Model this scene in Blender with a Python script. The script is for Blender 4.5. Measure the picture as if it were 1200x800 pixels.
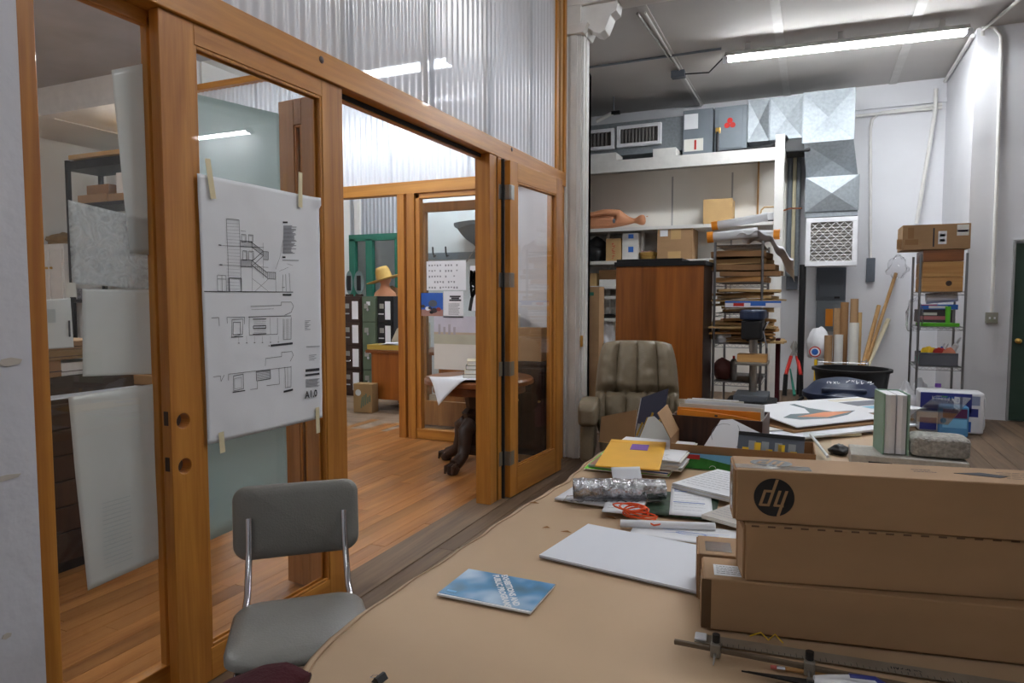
import bpy, bmesh, math, random
from mathutils import Vector, Matrix, noise
random.seed(7)
PI = math.pi
for o in list(bpy.data.objects): bpy.data.objects.remove(o)
SC = bpy.context.scene
COL = SC.collection
# ---------------------------------------------------------------- camera, world, exposure
TH = math.radians(23.8); PH = math.radians(3.65); FP = 800.0; CH = 1.42
cd = bpy.data.cameras.new('camera'); cam = bpy.data.objects.new('camera', cd); COL.objects.link(cam)
cam.location = (0, 0, CH); cam.rotation_euler = (PI/2-PH, 0, TH)
cd.sensor_width = 36; cd.lens = 24; cd.clip_start = 0.05; cd.clip_end = 100
SC.camera = cam
w = bpy.data.worlds.new('world'); SC.world = w; w.use_nodes = True
w.node_tree.nodes['Background'].inputs[0].default_value = (0.75, 0.82, 1.0, 1)
w.node_tree.nodes['Background'].inputs[1].default_value = 0.1
SC.view_settings.view_transform = 'Standard'; SC.view_settings.look = 'None'
SC.view_settings.gamma = 1; SC.view_settings.use_curve_mapping = False
SC.view_settings.exposure = 0.74
TUBE = 56.0        # strength of the workshop fluorescent tubes
TUBE_IN = 60.0     # strength of the tubes in the rooms behind the glass
# ---------------------------------------------------------------- pixel helpers (photo taken as 1200x800)
FH = Vector((-math.sin(TH), math.cos(TH), 0)); RT = Vector((math.cos(TH), math.sin(TH), 0)); ZZ = Vector((0, 0, 1))
FWD = FH*math.cos(PH)-ZZ*math.sin(PH); UPV = FH*math.sin(PH)+ZZ*math.cos(PH); C0 = Vector((0, 0, CH))
def ray(u, v): return FWD+RT*((u-600)/FP)+UPV*((400-v)/FP)
def atz(u, v, z): d = ray(u, v); return C0+d*((z-CH)/d.z)
def atx(u, v, x): d = ray(u, v); return C0+d*(x/d.x)
def aty(u, v, y): d = ray(u, v); return C0+d*(y/d.y)
# ---------------------------------------------------------------- materials
def S(r, g, b):
    f = lambda c: (c/255/12.92) if c/255 <= .04045 else ((c/255+.055)/1.055)**2.4
    return (f(r), f(g), f(b), 1)
def sc(c, k): return (min(1, c[0]*k), min(1, c[1]*k), min(1, c[2]*k), 1)
def newmat(name):
    m = bpy.data.materials.new(name); m.use_nodes = True
    nt = m.node_tree; return m, nt, nt.nodes['Principled BSDF'], nt.nodes, nt.links
def coords(nt, scale, rnd=True):
    N, L = nt.nodes, nt.links
    tc = N.new('ShaderNodeTexCoord'); mp = N.new('ShaderNodeMapping'); mp.inputs['Scale'].default_value = scale
    L.new(tc.outputs['Object'], mp.inputs['Vector'])
    oi = N.new('ShaderNodeObjectInfo')
    if rnd:
        mu = N.new('ShaderNodeMath'); mu.operation = 'MULTIPLY'; mu.inputs[1].default_value = 37.0
        L.new(oi.outputs['Random'], mu.inputs[0]); cb = N.new('ShaderNodeCombineXYZ')
        for i in range(3): L.new(mu.outputs[0], cb.inputs[i])
        L.new(cb.outputs[0], mp.inputs['Location'])
    return mp.outputs[0], oi
def mat(name, col, rough=.6, metal=0, var=.07, scale=6, bump=0, bscale=60, spec=.4, coat=0, stretch=(1, 1, 1), detail=4):
    m, nt, b, N, L = newmat(name)
    v, oi = coords(nt, stretch)
    n = N.new('ShaderNodeTexNoise'); n.inputs['Scale'].default_value = scale; n.inputs['Detail'].default_value = detail
    L.new(v, n.inputs['Vector'])
    r = N.new('ShaderNodeValToRGB'); r.color_ramp.elements[0].position = .3; r.color_ramp.elements[1].position = .7
    r.color_ramp.elements[0].color = sc(col, 1-var); r.color_ramp.elements[1].color = sc(col, 1+var)
    L.new(n.outputs['Fac'], r.inputs[0]); L.new(r.outputs[0], b.inputs['Base Color'])
    b.inputs['Roughness'].default_value = rough; b.inputs['Metallic'].default_value = metal
    b.inputs['Specular IOR Level'].default_value = spec; b.inputs['Coat Weight'].default_value = coat
    if bump:
        n2 = N.new('ShaderNodeTexNoise'); n2.inputs['Scale'].default_value = bscale; n2.inputs['Detail'].default_value = 3
        L.new(v, n2.inputs['Vector']); bp = N.new('ShaderNodeBump'); bp.inputs['Strength'].default_value = bump; bp.inputs['Distance'].default_value = .01
        L.new(n2.outputs['Fac'], bp.inputs['Height']); L.new(bp.outputs[0], b.inputs['Normal'])
    return m
def wood(name, c1, c2, axis='z', scale=14, rough=.45, tone=.12, spec=.4, coat=0, knots=0.0):
    m, nt, b, N, L = newmat(name)
    st = {'x': (.06, 1, 1), 'y': (1, .06, 1), 'z': (1, 1, .06)}[axis]
    v, oi = coords(nt, st)
    n = N.new('ShaderNodeTexNoise'); n.inputs['Scale'].default_value = scale; n.inputs['Detail'].default_value = 6; n.inputs['Distortion'].default_value = 1.2
    L.new(v, n.inputs['Vector'])
    n2 = N.new('ShaderNodeTexNoise'); n2.inputs['Scale'].default_value = scale*7; n2.inputs['Detail'].default_value = 2
    L.new(v, n2.inputs['Vector'])
    mx = N.new('ShaderNodeMath'); mx.operation = 'MULTIPLY_ADD'; mx.inputs[1].default_value = .35; L.new(n2.outputs['Fac'], mx.inputs[0]); L.new(n.outputs['Fac'], mx.inputs[2])
    r = N.new('ShaderNodeValToRGB'); r.color_ramp.elements[0].position = .42; r.color_ramp.elements[1].position = .88
    r.color_ramp.elements[0].color = c2; r.color_ramp.elements[1].color = c1
    L.new(mx.outputs[0], r.inputs[0])
    hs = N.new('ShaderNodeHueSaturation'); mr = N.new('ShaderNodeMapRange'); mr.inputs['To Min'].default_value = 1-tone; mr.inputs['To Max'].default_value = 1+tone
    L.new(oi.outputs['Random'], mr.inputs['Value']); L.new(mr.outputs[0], hs.inputs['Value']); L.new(r.outputs[0], hs.inputs['Color'])
    L.new(hs.outputs[0], b.inputs['Base Color'])
    b.inputs['Roughness'].default_value = rough; b.inputs['Specular IOR Level'].default_value = spec; b.inputs['Coat Weight'].default_value = coat
    bp = N.new('ShaderNodeBump'); bp.inputs['Strength'].default_value = .15; bp.inputs['Distance'].default_value = .003
    L.new(n2.outputs['Fac'], bp.inputs['Height']); L.new(bp.outputs[0], b.inputs['Normal'])
    return m
def glass(name, tint=(.985, .993, .989, 1), refl=1.0, rough=.0):
    m, nt, b, N, L = newmat(name); N.remove(b)
    t = N.new('ShaderNodeBsdfTransparent'); t.inputs[0].default_value = tint
    g = N.new('ShaderNodeBsdfGlossy'); g.inputs['Roughness'].default_value = rough
    lw = N.new('ShaderNodeLayerWeight'); lw.inputs[0].default_value = .5
    pw = N.new('ShaderNodeMath'); pw.operation = 'POWER'; pw.inputs[1].default_value = 4.0; L.new(lw.outputs['Facing'], pw.inputs[0])
    mu = N.new('ShaderNodeMath'); mu.operation = 'MULTIPLY_ADD'; mu.inputs[1].default_value = .7*refl; mu.inputs[2].default_value = .035*refl; L.new(pw.outputs[0], mu.inputs[0])
    mx = N.new('ShaderNodeMixShader'); L.new(mu.outputs[0], mx.inputs[0]); L.new(t.outputs[0], mx.inputs[1]); L.new(g.outputs[0], mx.inputs[2])
    L.new(mx.outputs[0], N['Material Output'].inputs[0]); return m
def sheer(name, col, transp=.2, transl=.4, gloss=.05, rough=.25, tvar=0, tscale=5):
    m, nt, b, N, L = newmat(name); N.remove(b)
    d = N.new('ShaderNodeBsdfDiffuse'); d.inputs[0].default_value = col
    tl = N.new('ShaderNodeBsdfTranslucent'); tl.inputs[0].default_value = col
    t = N.new('ShaderNodeBsdfTransparent'); t.inputs[0].default_value = (.97, .98, 1, 1)
    g = N.new('ShaderNodeBsdfGlossy'); g.inputs['Roughness'].default_value = rough
    a = N.new('ShaderNodeMixShader'); a.inputs[0].default_value = transl; L.new(d.outputs[0], a.inputs[1]); L.new(tl.outputs[0], a.inputs[2])
    c = N.new('ShaderNodeMixShader'); c.inputs[0].default_value = transp; L.new(a.outputs[0], c.inputs[1]); L.new(t.outputs[0], c.inputs[2])
    if tvar:
        v, oi = coords(nt, (1, 1, 1)); n = N.new('ShaderNodeTexNoise'); n.inputs['Scale'].default_value = tscale; n.inputs['Detail'].default_value = 5; n.inputs['Distortion'].default_value = 3.0
        L.new(v, n.inputs['Vector']); mr = N.new('ShaderNodeMapRange'); mr.inputs['From Min'].default_value = .3; mr.inputs['From Max'].default_value = .7
        mr.inputs['To Min'].default_value = max(0, transp-tvar); mr.inputs['To Max'].default_value = transp+tvar
        L.new(n.outputs['Fac'], mr.inputs['Value']); L.new(mr.outputs[0], c.inputs[0])
    e = N.new('ShaderNodeMixShader'); e.inputs[0].default_value = gloss; L.new(c.outputs[0], e.inputs[1]); L.new(g.outputs[0], e.inputs[2])
    L.new(e.outputs[0], N['Material Output'].inputs[0]); return m
def emit(name, col, st):
    m, nt, b, N, L = newmat(name)
    b.inputs['Base Color'].default_value = (.9, .9, .9, 1); b.inputs['Emission Color'].default_value = col; b.inputs['Emission Strength'].default_value = st
    return m
K = {}
K['fir'] = wood('fir', S(198, 136, 58), S(158, 96, 34), 'z', 10, .4, .05, coat=.15)
K['fir_y'] = wood('fir_y', S(202, 140, 60), S(162, 100, 36), 'y', 10, .4, .05, coat=.15)
K['fir_x'] = wood('fir_x', S(198, 138, 58), S(158, 98, 34), 'x', 10, .4, .05, coat=.15)
K['fir_dark'] = wood('fir_dark', S(178, 126, 74), S(136, 92, 52), 'z', 10, .5, .08)
K['laminate'] = wood('laminate', S(186, 130, 74), S(146, 90, 44), 'y', 9, .32, .24, coat=.2)
K['oldfloor'] = wood('oldfloor', S(122, 100, 78), S(82, 64, 48), 'y', 9, .6, .12)
K['greyfloor'] = wood('greyfloor', S(150, 130, 110), S(112, 92, 74), 'x', 9, .55, .14)
K['oak'] = wood('oak', S(150, 92, 48), S(104, 58, 26), 'x', 9, .35, .05, coat=.3)
K['darkwood'] = wood('darkwood', S(70, 48, 36), S(44, 30, 24), 'z', 9, .5, .06)
K['plyred'] = wood('plyred', S(168, 98, 36), S(114, 62, 20), 'z', 5, .38, .02, coat=.25)
K['pine'] = wood('pine', S(206, 160, 100), S(170, 118, 64), 'x', 8, .6, .08)
K['pine_z'] = wood('pine_z', S(196, 156, 104), S(160, 116, 70), 'z', 8, .6, .08)
K['plaster'] = mat('plaster', S(216, 216, 222), .8, var=.04, scale=3, bump=.35, bscale=18)
K['wallwhite'] = mat('wallwhite', S(222, 222, 226), .75, var=.03, scale=2, bump=.12, bscale=14)
K['wallcream'] = mat('wallcream', S(224, 222, 217), .8, var=.03, scale=2)
K['ceil'] = mat('ceil', S(196, 192, 188), .85, var=.04, scale=1.5)
K['ceil_in'] = mat('ceil_in', S(176, 180, 186), .85, var=.10, scale=2)
K['paintwhite'] = mat('paintwhite', S(226, 224, 220), .5, var=.05, scale=9)
K['oldpaint'] = mat('oldpaint', S(214, 212, 208), .6, var=.08, scale=4, bump=.2, bscale=25)
K['card'] = mat('card', S(166, 132, 96), .75, var=.05, scale=5, stretch=(1, 1, 3))
K['card_lt'] = mat('card_lt', S(196, 162, 112), .75, var=.05, scale=5)
K['card_dk'] = mat('card_dk', S(150, 112, 74), .75, var=.06, scale=5)
K['kraft'] = mat('kraft', S(190, 162, 130), .6, var=.05, scale=2.2, bump=.15, bscale=7)
K['kraft_torn'] = mat('kraft_torn', S(150, 104, 58), .8)
K['paper'] = mat('paper', S(236, 238, 242), .7, var=.02, scale=4)
K['paper2'] = mat('paper2', S(228, 226, 218), .7, var=.03, scale=4)
K['foam'] = mat('foam', S(234, 238, 246), .55, var=.015, scale=3)
K['ink'] = mat('ink', S(58, 58, 64), .8)
K['ink_lt'] = mat('ink_lt', S(138, 140, 148), .8)
K['black'] = mat('black', S(26, 26, 28), .45)
K['blackmatte'] = mat('blackmatte', S(32, 31, 32), .8)
K['chrome'] = mat('chrome', S(215, 215, 220), .12, 1, var=.02)
K['wire'] = mat('wire', S(150, 150, 152), .3, 1, var=.05)
K['steel'] = mat('steel', S(170, 168, 162), .35, 1, var=.06, scale=20)
K['galv'] = mat('galv', S(142, 148, 153), .5, .45, var=.10, scale=26, detail=1)
K['eqgrey'] = mat('eqgrey', S(120, 128, 136), .5, var=.05)
K['eqgrey_dk'] = mat('eqgrey_dk', S(92, 98, 106), .5, var=.06)
K['vinyl'] = mat('vinyl', S(142, 141, 136), .34, var=.04, scale=12, bump=.12, bscale=160)
K['leather'] = mat('leather', S(118, 106, 86), .45, var=.07, scale=5, bump=.25, bscale=45)
K['glass'] = glass('glass'); K['glass_g'] = glass('glass_g', (.95, .975, .968, 1))
K['vellum'] = sheer('vellum', S(232, 234, 232), .12, .38, .05)
K['frost'] = sheer('frost', S(190, 210, 208), .25, .5, .08)
K['vellum_art'] = sheer('vellum_art', S(214, 218, 218), .35, .38, .05, tvar=.34, tscale=22)
K['poly'] = sheer('poly', S(226, 230, 236), .07, .58, .16, .2)
K['clear'] = glass('clear', (.95, .95, .96, 1), 1.6, .12)
K['tape'] = mat('tape', S(226, 214, 176), .6)
K['green_paint'] = mat('green_paint', S(44, 112, 92), .5)
K['bluebin'] = mat('bluebin', S(44, 56, 84), .45)
K['teal'] = mat('teal', S(60, 150, 130), .5); K['red'] = mat('red', S(196, 44, 38), .45); K['orange'] = mat('orange', S(240, 150, 40), .55)
K['cordorange'] = mat('cordorange', S(236, 92, 36), .5)
K['yellow'] = mat('yellow', S(240, 182, 60), .6); K['ystk'] = mat('ystk', S(244, 200, 40), .5); K['purple'] = mat('purple', S(128, 84, 176), .6)
K['blue'] = mat('blue', S(52, 108, 196), .5); K['skyblue'] = mat('skyblue', S(120, 186, 226), .5); K['lime'] = mat('lime', S(110, 210, 60), .5)
K['green'] = mat('green', S(52, 130, 46), .6, var=.3, scale=30); K['dkgreen'] = mat('dkgreen', S(40, 64, 44), .6, var=.5, scale=40)
K['skin'] = mat('skin', S(208, 146, 108), .5, var=.04); K['concrete'] = mat('concrete', S(186, 182, 174), .9, var=.12, scale=40, bump=.4, bscale=90)
K['concrete_r'] = mat('concrete_r', S(170, 168, 162), .95, var=.3, scale=70, bump=1.0, bscale=120)
K['maroon'] = mat('maroon', S(70, 16, 26), .9, bump=.3, bscale=120); K['brass'] = mat('brass', S(206, 166, 90), .3, 1)
K['cabgreen'] = mat('cabgreen', S(92, 108, 88), .5); K['cabbrown'] = mat('cabbrown', S(60, 40, 32), .5); K['straw'] = mat('straw', S(206, 172, 100), .8, bump=.4, bscale=90)
K['bagpaper'] = mat('bagpaper', S(150, 122, 82), .8, bump=.4, bscale=12); K['brownfile'] = wood('brownfile', S(86, 52, 36), S(54, 32, 24), 'z', 16, .5, .02)
K['plasticwhite'] = mat('plasticwhite', S(232, 232, 236), .4); K['doorgreen'] = mat('doorgreen', S(44, 66, 54), .5); K['cream'] = mat('cream', S(232, 222, 190), .7)
K['foil'] = mat('foil', S(200, 202, 206), .16, .9, var=.5, scale=40, bump=1.0, bscale=60); K['grilledk'] = mat('grilledk', S(96, 92, 90), .8)
K['lamp_w'] = emit('lamp_w', (.93, .97, 1, 1), TUBE); K['lamp_in'] = emit('lamp_in', (.86, .93, 1, 1), TUBE_IN)
K['rulergrey'] = mat('rulergrey', S(150, 142, 130), .4, .4, var=.1, scale=30)
K['rubber'] = mat('rubber', S(36, 36, 38), .7)
def solid(name, r, g, b, rough=.6): 
    if name not in K: K[name] = mat(name, S(r, g, b), rough)
    return K[name]
# ---------------------------------------------------------------- mesh building
class MB:
    def __init__(s): s.v = []; s.f = []
    def add(s, vs, fs, M=None):
        n = len(s.v)
        s.v += [tuple(M @ Vector(v)) if M is not None else tuple(v) for v in vs]
        s.f += [tuple(i+n for i in f) for f in fs]; return s
    def box(s, x0, x1, y0, y1, z0, z1, M=None):
        vs = [(x, y, z) for z in (z0, z1) for y in (y0, y1) for x in (x0, x1)]
        return s.add(vs, [(0, 2, 3, 1), (4, 5, 7, 6), (0, 1, 5, 4), (2, 6, 7, 3), (0, 4, 6, 2), (1, 3, 7, 5)], M)
    def cyl(s, p0, p1, r0, r1=None, n=12, M=None):
        r1 = r0 if r1 is None else r1; p0 = Vector(p0); p1 = Vector(p1); q = (p1-p0).to_track_quat('Z', 'Y')
        vs = []
        for p, r in ((p0, r0), (p1, r1)):
            for i in range(n): a = 2*PI*i/n; vs.append(p+q @ Vector((r*math.cos(a), r*math.sin(a), 0)))
        fs = [(i, (i+1) % n, n+(i+1) % n, n+i) for i in range(n)]+[tuple(range(n-1, -1, -1)), tuple(range(n, 2*n))]
        return s.add(vs, fs, M)
    def tube(s, pts, r, n=8, M=None, caps=True):
        pts = [Vector(p) for p in pts]; m = len(pts); rr = r if isinstance(r, (list, tuple)) else [r]*m
        up = None; vs = []
        for i in range(m):
            t = (pts[min(i+1, m-1)]-pts[max(i-1, 0)]).normalized()
            if up is None: up = t.orthogonal().normalized()
            else: up = (up-t*up.dot(t)).normalized()
            b = t.cross(up)
            for k in range(n): a = 2*PI*k/n; vs.append(pts[i]+(up*math.cos(a)+b*math.sin(a))*rr[i])
        fs = [(i*n+k, i*n+(k+1) % n, (i+1)*n+(k+1) % n, (i+1)*n+k) for i in range(m-1) for k in range(n)]
        if caps: fs += [tuple(range(n-1, -1, -1)), tuple(range((m-1)*n, m*n))]
        return s.add(vs, fs, M)
    def lathe(s, prof, n=24, c=(0, 0, 0), M=None):
        vs = []; c = Vector(c)
        for r, z in prof:
            for i in range(n): a = 2*PI*i/n; vs.append(c+Vector((r*math.cos(a), r*math.sin(a), z)))
        fs = [(j*n+i, j*n+(i+1) % n, (j+1)*n+(i+1) % n, (j+1)*n+i) for j in range(len(prof)-1) for i in range(n)]
        if prof[0][0] > 1e-5: fs.append(tuple(range(n-1, -1, -1)))
        if prof[-1][0] > 1e-5: fs.append(tuple(range((len(prof)-1)*n, len(prof)*n)))
        return s.add(vs, fs, M)
    def prism(s, poly, a, b, axis='z', M=None):
        f = {'z': lambda p, h: (p[0], p[1], h), 'y': lambda p, h: (p[0], h, p[1]), 'x': lambda p, h: (h, p[0], p[1])}[axis]
        n = len(poly); vs = [f(p, a) for p in poly]+[f(p, b) for p in poly]
        fs = [(i, (i+1) % n, n+(i+1) % n, n+i) for i in range(n)]+[tuple(range(n-1, -1, -1)), tuple(range(n, 2*n))]
        return s.add(vs, fs, M)
    def grid(s, fn, nu, nv, M=None):
        vs = [fn(i/nu, j/nv) for j in range(nv+1) for i in range(nu+1)]
        fs = [(j*(nu+1)+i, j*(nu+1)+i+1, (j+1)*(nu+1)+i+1, (j+1)*(nu+1)+i) for j in range(nv) for i in range(nu)]
        return s.add(vs, fs, M)
    def quad(s, a, b, c, d): return s.add([a, b, c, d], [(0, 1, 2, 3)])
    def line(s, a, b, wd, nrm):
        a = Vector(a); b = Vector(b); n = Vector(nrm); t = (b-a)
        if t.length < 1e-6: return s
        w_ = t.normalized().cross(n)*wd/2
        return s.quad(a-w_, b-w_, b+w_, a+w_)
    def mesh(s, name, smooth=None):
        me = bpy.data.meshes.new(name); me.from_pydata(s.v, [], s.f); me.validate()
        bm = bmesh.new(); bm.from_mesh(me)
        bmesh.ops.recalc_face_normals(bm, faces=bm.faces); bm.to_mesh(me); bm.free()
        if smooth is not None:
            me.shade_smooth(); me.set_sharp_from_angle(angle=math.radians(smooth))
        return me
    def build(s, name, m, par=None, bev=0, smooth=None, sub=0, th=0, seg=2):
        me = s.mesh(name, smooth); me.materials.append(K[m] if isinstance(m, str) else m)
        o = bpy.data.objects.new(name, me); COL.objects.link(o)
        if par is not None: o.parent = par
        if th:
            md = o.modifiers.new('solid', 'SOLIDIFY'); md.thickness = th; md.offset = 0
        if bev:
            md = o.modifiers.new('bevel', 'BEVEL'); md.width = bev; md.segments = seg; md.limit_method = 'ANGLE'; md.angle_limit = .6
        if sub:
            md = o.modifiers.new('sub', 'SUBSURF'); md.levels = sub; md.render_levels = sub
        return o
def rrect(w_, h_, r, n=6, cx=0, cy=0):
    out = []
    for (sx, sy, a0) in ((1, 1, 0), (-1, 1, 90), (-1, -1, 180), (1, -1, 270)):
        for i in range(n+1):
            a = math.radians(a0+90*i/n); out.append((cx+sx*(w_/2-r)+r*math.cos(a), cy+sy*(h_/2-r)+r*math.sin(a)))
    return out
def T(name, label, cat, loc=(0, 0, 0), rz=0, group=None, rot=None):
    o = bpy.data.objects.new(name, None); COL.objects.link(o); o.empty_display_size = .1
    o.location = loc; o.rotation_euler = rot if rot else (0, 0, rz); tag(o, label, cat, group); return o
def tag(o, label, cat, group=None):
    o['label'] = label; o['category'] = cat
    if group: o['group'] = group
    return o
def at(o, loc, rz=0, rot=None):
    o.location = loc; o.rotation_euler = rot if rot else (0, 0, rz); return o
def struct(o, label=None):
    o['kind'] = 'structure'
    if label: o['label'] = label
    return o
def copy_tree(o, parent=None):
    c = o.copy(); COL.objects.link(c)
    if parent is not None: c.parent = parent
    for ch in list(o.children): copy_tree(ch, c)
    return c
MF = Matrix.Rotation(PI/2, 4, 'X')                                   # text on a face looking to -y
MX = Matrix(((0, 0, 1, 0), (1, 0, 0, 0), (0, 1, 0, 0), (0, 0, 0, 1)))  # text on a face looking to +x
def txt(par, name, s, size, m, M, bold=0, w_=None):
    cu = bpy.data.curves.new(name, 'FONT'); cu.body = s; cu.size = size; cu.offset = bold; cu.align_x = 'CENTER'; cu.align_y = 'CENTER'; cu.resolution_u = 2
    o = bpy.data.objects.new(name, cu); COL.objects.link(o)
    dg = bpy.context.evaluated_depsgraph_get(); me = bpy.data.meshes.new_from_object(o.evaluated_get(dg))
    bpy.data.objects.remove(o)
    if w_:
        xs = [v.co.x for v in me.vertices]; k = w_/(max(xs)-min(xs)); me.transform(Matrix.Diagonal((k, 1, 1, 1)))
    me.transform(M); me.materials.clear(); me.materials.append(K[m] if isinstance(m, str) else m)
    r = bpy.data.objects.new(name, me); COL.objects.link(r); r.parent = par; return r
def Tr(x, y, z): return Matrix.Translation((x, y, z))
def Rz(a): return Matrix.Rotation(a, 4, 'Z')
# decal rectangle on a carton of size (sx,sy,sz) whose origin is its bottom centre
def decal(par, name, m, face, sz, r, e=.0008):
    sx, sy, h = sz; a0, a1, b0, b1 = r; mb = MB()
    if face == 'front': mb.box(a0, a1, -sy/2-e, -sy/2+.0002, b0, b1)
    if face == 'back': mb.box(a0, a1, sy/2-.0002, sy/2+e, b0, b1)
    if face == 'left': mb.box(-sx/2-e, -sx/2+.0002, a0, a1, b0, b1)
    if face == 'right': mb.box(sx/2-.0002, sx/2+e, a0, a1, b0, b1)
    if face == 'top': mb.box(a0, a1, b0, b1, h-.0002, h+e)
    o = mb.build(name, m, par); o['kind'] = 'stuff'; return o
def carton(name, label, loc, sz, rz=0, m='card', cat='box', group=None, tape=True, decals=(), seam=True):
    t = T(name, label, cat, loc, rz, group); sx, sy, h = sz
    MB().box(-sx/2, sx/2, -sy/2, sy/2, 0, h-.004).build('body', m, t, bev=.003)
    g = .002
    MB().box(-sx/2, sx/2, -sy/2, -g, h-.004, h).build('flap', m, t, bev=.001)
    MB().box(-sx/2, sx/2, g, sy/2, h-.004, h).build('flap', m, t, bev=.001)
    if tape:
        tm = solid('parceltape', 190, 160, 120, .25)
        MB().box(-sx/2, sx/2, -.024, .024, h-.0002, h+.0006).build('tape', tm, t)
        for sgn in (-1, 1):
            x = sgn*sx/2; MB().box(min(x, x+sgn*.0007), max(x, x+sgn*.0007), -.024, .024, h*.72, h).build('tape', tm, t)
    for d in decals: decal(t, d[0], d[1], d[2], sz, d[3])
    return t
def sheet(name, label, w_, l_, loc, rz=0, m='paper', cat='paper', group=None, th=.0012, wav=.0015, seed=0, curl=0, rot=None):
    def fn(u, v):
        x = (u-.5)*w_; y = (v-.5)*l_
        z = wav*(1+noise.noise(Vector((x*6+seed, y*6, seed*.7))))+curl*max(0, (u-.7)/.3)**2*max(0, (v-.4)/.6)
        return (x, y, z+th/2)
    o = MB().grid(fn, 8, 8).build(name, m, th=th, smooth=60); tag(o, label, cat, group); return at(o, loc, rz, rot)
def textlines(par, m, x0, x1, y0, y1, n, z, w_=.0022, seed=1, name='printed_text', axis='top'):
    rnd = random.Random(seed); mb = MB()
    for i in range(n):
        y = y1-(y1-y0)*(i+.5)/n; x = x0; xe = x1-(x1-x0)*rnd.random()*.25
        while x < xe:
            l = min((x1-x0)*(.06+.12*rnd.random()), xe-x)
            if axis == 'top': mb.quad((x, y-w_/2, z), (x+l, y-w_/2, z), (x+l, y+w_/2, z), (x, y+w_/2, z))
            else: mb.quad((x, z, y-w_/2), (x+l, z, y-w_/2), (x+l, z, y+w_/2), (x, z, y+w_/2))
            x += l+(x1-x0)*.02
    o = mb.build(name, m, par); o['kind'] = 'stuff'; return o

def squig(par, name, m, M, w_, h, n, lw, seed=1):
    """lettering too small to read in the photo: a row of short letter-like strokes in the local xy plane"""
    rnd = random.Random(seed); mb = MB()
    for i in range(n):
        x = -w_/2+w_*(i+.5)/n; d = w_/n*.32
        for k in range(2):
            a = (x+rnd.choice((-d, d, 0)), rnd.choice((-h/2, 0)), 0); b = (x+rnd.choice((-d, d)), h/2 if k == 0 else rnd.choice((0, h/2)), 0)
            mb.line(M @ Vector(a), M @ Vector(b), lw, M.to_3x3() @ Vector((0, 0, 1)))
    o = mb.build(name, m, par); o['kind'] = 'stuff'; return o
# ================================================================ STRUCTURE
CZ = 4.5; YB = 11.4; YJ = 9.5; XJ = 1.633; CZI = 4.17; YI = 5.9
XR = 7.5; YF = -3.5; XL = -10.6
# --- floors
fl = struct(MB().box(-2.02, XR, YF, YB, -.12, -.02).box(-6.7, -2.02, 9.32, YB, -.12, -.02).box(-2.9, -2.02, YI+.1, 9.32, -.12, -.02).build('floor', 'oldfloor'), 'worn dark brown wooden workshop floor')
def planks(par, m, x0, x1, y0, y1, wd, lens, along='y', top=0.0, gap=.0025, seed=3):
    rnd = random.Random(seed); meshes = {}
    for L_ in lens:
        mb = MB()
        if along == 'y': mb.box(-wd/2+gap/2, wd/2-gap/2, 0, L_-gap, -.02, 0)
        else: mb.box(0, L_-gap, -wd/2+gap/2, wd/2-gap/2, -.02, 0)
        me = mb.mesh('plank'); me.materials.append(K[m]); meshes[L_] = me
    a0, a1, b0, b1 = (x0, x1, y0, y1) if along == 'y' else (y0, y1, x0, x1)
    n = int(round((a1-a0)/wd))
    for i in range(n):
        a = a0+wd*(i+.5); b = b0-rnd.random()*lens[-1]*.8
        while b < b1:
            L_ = rnd.choice(lens)
            if b+L_ > b0+.05:
                o = bpy.data.objects.new('plank', meshes[L_]); COL.objects.link(o); o.parent = par
                o.location = (a, b, top-rnd.random()*.0012) if along == 'y' else (b, a, top-rnd.random()*.0012)
            b += L_
planks(fl, 'oldfloor', -2.0, XJ+.9, .4, 9.45, .18, (2.4, 3.0, 3.6), 'y', 0, .004)
fi = struct(MB().box(XL, -2.02, YF, YI, -.12, -.02).build('floor_inner', 'laminate'), 'orange laminate strip floor of the inner room')
planks(fi, 'laminate', -4.9, -2.02, .9, 5.86, .096, (.9, 1.2, 1.5), 'y', 0, .0015, seed=5)
fb = struct(MB().box(XL, -2.9, YI, 9.3, -.12, -.02).build('floor_back', 'greyfloor'), 'grey brown plank floor of the back office')
planks(fb, 'greyfloor', -7.0, -2.95, YI, 9.0, .14, (1.6, 2.0, 2.4), 'x', -.002, .003, seed=9)
struct(MB().box(-2.16, -1.93, 1.1, 5.7, -.02, .004).build('trim_1', 'oldfloor'), 'worn wooden threshold under the glass partition').location.z = .001
# --- ceilings
ce = struct(MB().box(-2.1, XR, YF, YB, CZ, CZ+.1).box(-6.7, -2.1, 9.3, YB, CZ, CZ+.1).box(-2.9, -2.1, YI+.1, 9.3, CZ, CZ+.1).build('ceiling', 'ceil'), 'grey white boarded workshop ceiling')
for u, v in ((820, 122), (922, 107), (1060, 60)):
    x = atz(u, v, CZ).x
    MB().box(x-.05, x+.05, 5.9, YB, CZ-.012, CZ+.001).build('batten', solid('battenpaint', 204, 201, 197), ce)
struct(MB().box(XL, -2.1, YF, YI+.1, CZI, CZI+.1).build('ceiling_inner', 'ceil_in'), 'blotchy grey plaster ceiling of the inner room')
cl = struct(MB().box(XL, -6.6, YI+.1, 7.65, 3.8, 3.9).build('ceiling_lower', 'wallcream'), 'lower cream ceiling panels beyond the white header')
for x in (-9.3, -8.0): MB().box(x-.015, x+.015, YI+.1, 7.65, 3.79, 3.801).build('panel_strip', 'paintwhite', cl)
struct(MB().box(-6.6, -3.0, YI+.1, 9.2, 4.17, 4.27).build('ceiling_back', 'wallcream'))
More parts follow.
